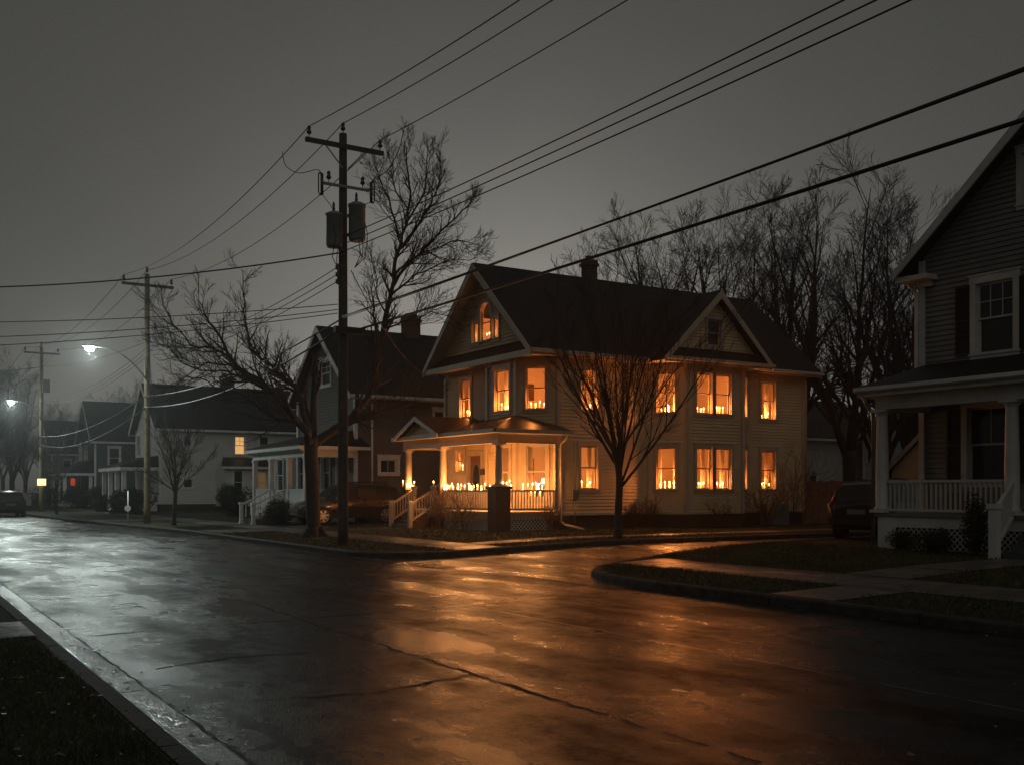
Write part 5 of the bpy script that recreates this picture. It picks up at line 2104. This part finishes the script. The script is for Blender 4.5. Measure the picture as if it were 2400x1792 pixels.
for i, (px, d, f, top, rz, lb) in enumerate([
    (1990, 52, 0, 450, .4, 'huge bare many-stemmed tree behind the cedar fence'),
    (1850, 62, 1, 490, 2.0, 'tall bare tree rising behind the rear roof slope of the candlelit house'),
    (1720, 64, 2, 500, 1.1, 'bare tree behind the side gable of the candlelit house'),
    (1600, 70, 1, 520, 4.2, 'bare tree behind the chimney and ridge of the candlelit house'),
    (1480, 78, 0, 590, 5.0, 'thin far bare tree just above the ridge near the chimney'),
    (2130, 60, 2, 500, 3.3, 'bare tree partly hidden behind the grey gabled house'),
    (2070, 46, 1, 640, .9, 'lower bare tree between the fence and the grey porch post'),
    (2240, 58, 0, 620, 2.5, 'bare tree seen through the grey porch'),
    (30, 96, 1, 880, 3.0, 'bare tree behind the far street lamp'),
    (-40, 84, 2, 840, .5, 'bare tree at the far left edge behind the parked car'),
    (120, 150, 0, 960, 1.5, 'hazy far bare tree above the dark green house'),
    (60, 130, 2, 950, 4.0, 'hazy far bare tree left of the far pole'),
    (160, 165, 1, 965, 5.2, 'hazy far bare tree right of the far pole'),
    (300, 118, 0, 905, 2.2, 'bare treetop between the dark green and cream houses'),
    (240, 170, 2, 950, .3, 'hazy bare treetop behind the dark green roof'),
    (8, 170, 0, 960, 2.9, 'hazy far bare tree at the street end'),
]):
    big_tree(px, d, f, top, rz, lb)


# --- shrubs
def shrub(name, label, p, rx, ry, rz, n, leaf, m, seed, group=None):
    rg = random.Random(seed)
    t = thing(name, label, 'shrub', p, group)
    c = MB()
    blobs = [(V((rg.uniform(-.5, .5) * rx, rg.uniform(-.5, .5) * ry, rz * rg.uniform(.35, .62))), rg.uniform(.45, .62)) for _ in range(9)]
    b0 = V(p)
    vs, fs = [], []
    for i in range(n):
        bc, br = blobs[i % len(blobs)]
        u = V((rg.gauss(0, 1), rg.gauss(0, 1), rg.gauss(0, 1))).normalized() * rg.uniform(.55, 1.03)
        q = b0 + bc + V((u.x * rx * br, u.y * ry * br, u.z * rz * br * .85))
        if q.z < b0.z:
            q.z = b0.z + rg.uniform(0, .2)
        a = V((rg.gauss(0, 1), rg.gauss(0, 1), rg.gauss(0, 1))).normalized()
        e = a.orthogonal().normalized()
        s = leaf * rg.uniform(.6, 1.4)
        k = len(vs)
        vs += [q - a * s, q + e * s * .45, q + a * s, q - e * s * .45]
        fs.append((k, k + 1, k + 2, k + 3))
    c.add(vs, fs)
    part('foliage', c, m, t)
    s = MB()
    for k in range(7):
        az = rg.uniform(0, 2 * PI)
        s.tube([b0 + V((0, 0, -.05)), b0 + V((math.cos(az) * rx * .25, math.sin(az) * ry * .25, rz * .4)), b0 + V((math.cos(az) * rx * .55, math.sin(az) * ry * .55, rz * .75))], [.03, .02, .008], 5)
    part('stem', s, MT['bark'], t)


def gp(px, py, d, z=None):
    p = PW(px, py, d)
    return (p.x, p.y, lawn_z(p.x) if z is None else z)


shrub('evergreen_shrub', 'dark evergreen shrub spreading against the cream house side wall', gp(556, 1216, 55), 1.15, 1.15, 1.75, 5200, .06, MT['evergreen'], 1)
shrub('evergreen_shrub', 'rounded dark shrub beside the charcoal house porch steps', gp(655, 1222, 43.5), .85, .85, 1.15, 4200, .045, MT['evergreen'], 2)
for i, (px, d, rx, rz, lb) in enumerate([(135, 88, 2.6, 1.9, 'dark hedge clump left of the small lamplit tree'), (195, 84, 2.4, 1.7, 'dark hedge clump before the dark green porch'), (255, 72, 1.1, 1.3, 'low shrub beside the post with the round reflector'), (285, 66, .9, 1.5, 'rounded clipped shrub by the cream house porch'),
                                         (325, 64, 1.2, 1.6, 'shrub under the cream house front porch'), (225, 80, 1.3, 1.9, 'shrub at the corner of the dark green house')]):
    shrub('evergreen_shrub', lb, gp(px, 1210, d), rx, 1.2, rz, 2600, .09, MT['evergreen'], 10 + i)
shrub('evergreen_shrub', 'upright dark shrub in front of the grey porch lattice', gp(2290, 1310, 21.6), .38, .38, 1.25, 2600, .035, MT['evergreen'], 20)
shrub('evergreen_shrub', 'low dark shrub at the middle of the grey porch lattice', gp(2190, 1300, 22.6), .8, .35, .55, 2000, .035, MT['evergreen'], 21)
shrub('evergreen_shrub', 'low dark shrub beside the grey porch corner pier', gp(2110, 1296, 24.0), .45, .35, .45, 1300, .035, MT['evergreen'], 22)


def twiggy(label, p, h, n, sp, seed, m):
    rg = random.Random(seed)
    t = thing('bare_shrub', label, 'shrub', p, 'leafless shrubs round the candlelit house')
    c = MB()
    b = V(p)
    for k in range(n):
        az = rg.uniform(0, 2 * PI)
        tl = rg.uniform(.05, sp)
        d = V((math.cos(az) * math.sin(tl), math.sin(az) * math.sin(tl), math.cos(tl)))
        grow(c, b + V((rg.gauss(0, .12), rg.gauss(0, .12), -.03)), d, h * rg.uniform(.6, 1.05), .013, 2, rg, (4, 5), .06, .15, .005, (20, 50))
    part('stems', c, m, t)


for i, (px, X, Yv, h, n, lb) in enumerate([
    (1085, 17.1, None, 1.3, 10, 'reddish leafless shrub before the middle of the porch lattice'), (1060, 17.2, None, 1.0, 9, 'reddish leafless shrub left of the middle one by the porch'),
    (1022, 17.25, None, 1.5, 13, 'dense brown leafless shrub climbing the pier by the porch steps'),  (1285, None, 28.6, .8, 12, 'thin leafless shrub at the right end of the porch lattice'),
    (1480, None, 29.2, 1.0, 14, 'thin leafless shrub under the plain side wall'), (1520, None, 29.0, 1.1, 16, 'leafless shrub where the side bay begins'),
    (1690, None, 28.1, 1.0, 10, 'leafless shrub under the twin bay windows'), (1795, None, 28.2, 1.9, 16, 'tall leafless shrub behind the air conditioning unit'),
    (1860, None, 29.1, 2.9, 14, 'tallest leafless shrub by the rear corner of the candlelit house')]):
    if X:
        y, d = on_x(px, X)
        p = (X, y, lawn_z(X))
    else:
        x, d = on_y(px, Yv)
        p = (x, Yv, .29)
    twiggy(lb, p, h, n, .55, 40 + i, MT['shrubtwig'])
# ground ivy bank hiding the foundation
# ------------------------------------------------------------------ parked cars
def car(label, loc, rz, mpaint, seed=0, long=4.6, hgt=1.68, wid=.92):
    """x forwards; ground at 0"""
    t = thing('parked_car', label, 'car', loc, None, rz)
    sx, sz = long / 4.6, hgt / 1.68
    #        x     zb   zsill zbelt  ztop  wlow  wbelt wtop
    st = [(-2.29, .52, .60, .86, .90, .70, .74, .60), (-2.24, .36, .48, .98, 1.06, .84, .84, .66), (-2.12, .30, .44, 1.02, 1.30, .90, .89, .66), (-1.92, .28, .42, 1.04, 1.55, .92, .91, .64),
          (-1.55, .26, .42, 1.04, 1.65, .92, .92, .65), (-.95, .26, .42, 1.02, 1.68, .92, .92, .66), (-.15, .26, .42, 1.00, 1.675, .92, .92, .66), (.42, .26, .42, .99, 1.60, .92, .92, .64),
          (.80, .26, .42, .98, 1.38, .92, .91, .62), (1.18, .26, .42, .96, 1.06, .92, .90, .66), (1.55, .26, .42, .92, .99, .92, .88, .66), (1.95, .28, .42, .84, .92, .90, .84, .62), (2.18, .34, .45, .74, .80, .82, .76, .56), (2.29, .46, .52, .64, .66, .64, .62, .48)]
    rows = []
    for x, zb, zs, zbl, zt, wl, wb, wt in st:
        half = [(0, zb), (wl * .8, zb), (wl, zs), (wl * 1.0, (zs + zbl) / 2 + .02), (wb, zbl - .05), (wb - .035, zbl), (wt + .06, zt - .09), (wt - .04, zt - .015), (0, zt)]
        full = [(y, z) for y, z in half] + [(-y, z) for y, z in reversed(half[1:-1])]
        rows.append([V((x * sx, y * wid / .92, z * sz)) for y, z in full])
    m = len(rows[0])
    b = MB()
    b.add([p for r in rows for p in r], [(i * m + k, i * m + (k + 1) % m, (i + 1) * m + (k + 1) % m, (i + 1) * m + k) for i in range(len(rows) - 1) for k in range(m)], True)
    b.add(rows[0], [tuple(range(m))])
    b.add(rows[-1], [tuple(reversed(range(m)))])
    part('body', b, mpaint, t, weld=True, local=True)

    def patch(name, ii, kk, off, mat, ax=(0, 0, 0), inset=.0, parent=None):
        """a panel standing a few mm outside the body between stations ii and section points kk"""
        p = MB()
        for i in range(ii[0], ii[1]):
            for k in range(kk[0], kk[1]):
                q = [rows[i][k % m], rows[i][(k + 1) % m], rows[i + 1][(k + 1) % m], rows[i + 1][k % m]]
                n = (q[2] - q[0]).cross(q[3] - q[1]).normalized()
                c = sum(q, V((0, 0, 0))) / 4
                if n.dot(c - V((c.x * .5, 0, .9))) < 0:
                    n = -n
                p.add([v + (c - v) * inset + n * off for v in q], [(0, 1, 2, 3)], True)
        return part(name, p, mat, t if parent is None else parent, local=True)
    for k0 in (5, m - 6):
        patch('side_window', (3, 5), (k0, k0 + 1), .006, MT['dglass'], inset=.05)
        patch('side_window', (5, 6), (k0, k0 + 1), .006, MT['dglass'], inset=.05)
        patch('side_window', (6, 8), (k0, k0 + 1), .006, MT['dglass'], inset=.05)
    patch('windscreen', (7, 9), (6, 10), .006, MT['dglass'], inset=.02)
    patch('rear_window', (1, 3), (6, 10), .006, MT['dglass'], inset=.02)
    for s in (1, -1):
        # tail lamps, headlamps, mirrors
        p = MB()
        p.prism([(-2.27 * sx, s * .60, .86 * sz), (-2.10 * sx, s * .905, .90 * sz), (-2.08 * sx, s * .90, 1.04 * sz), (-2.22 * sx, s * .62, 1.04 * sz)], (-.03, s * .012, 0))
        part('tail_lamp', p, MT['redlens'], t, local=True)
        p = MB()
        p.prism([(2.24 * sx, s * .50, .66 * sz), (1.98 * sx, s * .89, .72 * sz), (1.94 * sx, s * .87, .84 * sz), (2.19 * sx, s * .52, .78 * sz)], (.03, s * .012, 0))
        part('headlamp', p, MT['clearlens'], t, local=True)
        p = MB()
        p.hexa([(.72, s * .93, .98), (.9, s * .93, .98), (.9, s * 1.10, 1.0), (.74, s * 1.12, 1.0), (.72, s * .93, 1.08), (.86, s * .93, 1.1), (.86, s * 1.10, 1.13), (.74, s * 1.12, 1.13)])
        part('wing_mirror', p, mpaint, t, local=True)
        p = MB()
        p.tube([(-1.6 * sx, s * .58, 1.70 * sz), (-.9 * sx, s * .58, 1.735 * sz), (.2 * sx, s * .58, 1.68 * sz)], .018, 6)
        part('roof_rail', p, MT['dark'], t, local=True)
        p = MB()
        p.tube([(-1.0 * sx, s * .935, .93 * sz), (-.82 * sx, s * .935, .93 * sz)], .014, 6)
        p.tube([(.05 * sx, s * .935, .92 * sz), (.23 * sx, s * .935, .92 * sz)], .014, 6)
        part('door_handle', p, mpaint, t, local=True)
        p = MB()
        p.box(-1.0 * sx, s * .922 - .01, .30, 1.0 * sx, s * .922 + .01, .44)
        part('sill_trim', p, MT['dark'], t, local=True)
        for wx in (-1.36 * sx, 1.40 * sx):
            p = MB()
            n = 24
            p.add([V((wx + .40 * math.cos(2 * PI * k / n), s * (wid + .006), .345 + .40 * math.sin(2 * PI * k / n))) for k in range(n)], [tuple(range(n))])
            part('wheel_arch', p, MT['dark'], t, local=True)
            p = MB()
            R_ = .345
            pro = [(R_ - .10, -.22), (R_ - .02, -.21), (R_, -.17), (R_, -.03), (R_ - .02, .012), (R_ - .09, .022)]
            vs, fs = [], []
            for r, yy in pro:
                for k in range(n):
                    vs.append((wx + r * math.cos(2 * PI * k / n), s * (wid + .008 + yy), R_ + r * math.sin(2 * PI * k / n)))
            for i in range(len(pro) - 1):
                for k in range(n):
                    fs.append((i * n + k, i * n + (k + 1) % n, (i + 1) * n + (k + 1) % n, (i + 1) * n + k))
            p.add(vs, fs, True)
            wh = part('wheel', p, MT['rubber'], t, local=True)
            p = MB()
            yy = s * (wid + .018)
            for k in range(7):
                a = 2 * PI * k / 7 + .2
                c0, s0 = math.cos(a), math.sin(a)
                px, pz = -s0, c0
                p.prism([(wx + c0 * .05 + px * .03, yy, R_ + s0 * .05 + pz * .03), (wx + c0 * .23 + px * .045, yy, R_ + s0 * .23 + pz * .045), (wx + c0 * .23 - px * .045, yy, R_ + s0 * .23 - pz * .045), (wx + c0 * .05 - px * .03, yy, R_ + s0 * .05 - pz * .03)], (0, s * .012, 0))
            rim = [(.225, .0), (.25, .0), (.255, .012)]
            vs, fs = [], []
            for r, q in rim:
                for k in range(n):
                    vs.append((wx + r * math.cos(2 * PI * k / n), yy + s * q, R_ + r * math.sin(2 * PI * k / n)))
            for i in range(2):
                for k in range(n):
                    fs.append((i * n + k, i * n + (k + 1) % n, (i + 1) * n + (k + 1) % n, (i + 1) * n + k))
            p.add(vs, fs, True)
            p.add([(wx + .06 * math.cos(2 * PI * k / 12), yy + s * .014, R_ + .06 * math.sin(2 * PI * k / 12)) for k in range(12)], [tuple(range(12))])
            part('rim', p, MT['alloy'], wh, local=True)
    p = MB()
    p.box(-2.325 * sx, -.26, .72, -2.30 * sx, .26, .86)
    part('number_plate', p, MT['plate'], t, local=True)
    p = MB()
    p.box(-2.32 * sx, -.78, .42, -2.20 * sx, .78, .58)
    part('rear_bumper', p, MT['dark'], t, local=True)
    p = MB()
    p.box(2.2 * sx, -.5, .5, 2.315 * sx, .5, .62)
    part('grille', p, MT['dark'], t, local=True)
    p = MB()
    p.box(2.2 * sx, -.46, .40, 2.31 * sx, .46, .44)
    part('bumper_strip', p, MT['alloy'], t, local=True)
    return t


def paint(name, col, rough=.22):
    m, tt, b = nt_new(name)
    b.inputs['Base Color'].default_value = (*col, 1)
    b.inputs['Roughness'].default_value = rough + .1
    b.inputs['Metallic'].default_value = .35
    b.inputs['Coat Weight'].default_value = .8
    b.inputs['Coat Roughness'].default_value = .08
    v = objco(tt)
    f = remap(tt, noise(tt, 2.0, 6, v, .7), .3, .7, rough, rough + .2)
    tt.links.new(f, b.inputs['Roughness'])
    return m


xw, dw = on_y(757, 38.7)
car('bronze brown crossover parked on the driveway beside the candlelit house', (xw + 1.40, 39.6, lawn_z(16.5) + .03), PI, paint('bronze_paint', (.045, .032, .021)))
car('black crossover parked nose away beside the grey porch', (25.4, 19.75, lawn_z(22) + .0), .30, paint('black_paint', (.010, .009, .009)))
car('dark wagon parked at the far kerb, seen from behind at the picture edge', (7.35, 73.5, 0.0), PI / 2 + .02, paint('slate_paint', (.03, .035, .036)))
SUN_E, SUN_EL, SUN_ROT, SKY_STR, HAZE, SKY_FLAT, SKY_COL = 0.15, 4, 32, 0.047, 0.0011, 0.83, (1.02, 1.01, 0.945)
# ------------------------------------------------------------------ sky, light, camera
W = bpy.data.worlds.new('World')
S.world = W
W.use_nodes = True
wt_ = W.node_tree
bg = wt_.nodes['Background']
sky = wt_.nodes.new('ShaderNodeTexSky')
sky.sky_type = 'NISHITA'
sky.sun_disc = False
sky.sun_elevation = math.radians(SUN_EL)
sky.sun_rotation = math.radians(SUN_ROT)
sky.air_density = 1.0
sky.dust_density = 3.0
hs = wt_.nodes.new('ShaderNodeHueSaturation')
hs.inputs['Saturation'].default_value = 0.10
wt_.links.new(sky.outputs[0], hs.inputs['Color'])
tc = wt_.nodes.new('ShaderNodeTexCoord')
cl = noise(wt_, 2.4, 6, tc.outputs['Generated'], .55)
mixn = wt_.nodes.new('ShaderNodeMix')
mixn.data_type = 'RGBA'
mixn.blend_type = 'MULTIPLY'
mixn.inputs[0].default_value = 1.0
wt_.links.new(hs.outputs[0], mixn.inputs[6])
wt_.links.new(mixc(wt_, remap(wt_, cl, .3, .7, 0, 1), (.85, .85, .77), (1.12, 1.11, 1.03)), mixn.inputs[7])
flat = mixc(wt_, SKY_FLAT, mixn.outputs[2], SKY_COL)
wt_.links.new(flat, bg.inputs['Color'])
bg.inputs['Strength'].default_value = SKY_STR
sl = bpy.data.lights.new('sun', 'SUN')
sl.energy = SUN_E
sl.angle = math.radians(70)
sl.color = (1.0, .94, .85)
so = bpy.data.objects.new('sun', sl)
COL.objects.link(so)
el, az = math.radians(40), math.radians(-163)
dv = V((math.sin(az) * math.cos(el), math.cos(az) * math.cos(el), math.sin(el)))
so.rotation_euler = (-dv).to_track_quat('-Z', 'Y').to_euler()
so.location = (0, 0, 60)
if HAZE > 0:
    mb = MB()
    mb.box(-60, -25, -1.2, 100, 260, 34)
    hm = bpy.data.materials.new('night_mist')
    hm.use_nodes = True
    ht = hm.node_tree
    ht.nodes.clear()
    ho = ht.nodes.new('ShaderNodeOutputMaterial')
    hv = ht.nodes.new('ShaderNodeVolumePrincipled')
    hv.inputs['Color'].default_value = (.8, .82, .83, 1)
    hv.inputs['Density'].default_value = HAZE
    hv.inputs['Anisotropy'].default_value = .78
    ht.links.new(hv.outputs[0], ho.inputs['Volume'])
    struct('haze', mb, hm, 'stuff', 'thin night mist filling the street', 'haze')
cam = bpy.data.cameras.new('camera')
cam.sensor_width = 36.0
cam.lens = 36.0
cam.shift_y = (HZ - 896) / 2400.0
cam.clip_start = .1
cam.clip_end = 3000
co = bpy.data.objects.new('camera', cam)
COL.objects.link(co)
co.location = (0, 0, HC)
co.rotation_euler = (PI / 2, 0, -TH)
S.camera = co
S.view_settings.view_transform = 'Standard'
S.view_settings.look = 'None'
S.view_settings.exposure = 0.0
S.view_settings.gamma = 1.0
S.cycles.use_denoising = True
S.cycles.max_bounces = 8
S.cycles.diffuse_bounces = 4
S.cycles.glossy_bounces = 3
S.cycles.transparent_max_bounces = 12
S.cycles.volume_bounces = 0
S.cycles.sample_clamp_indirect = 4.0
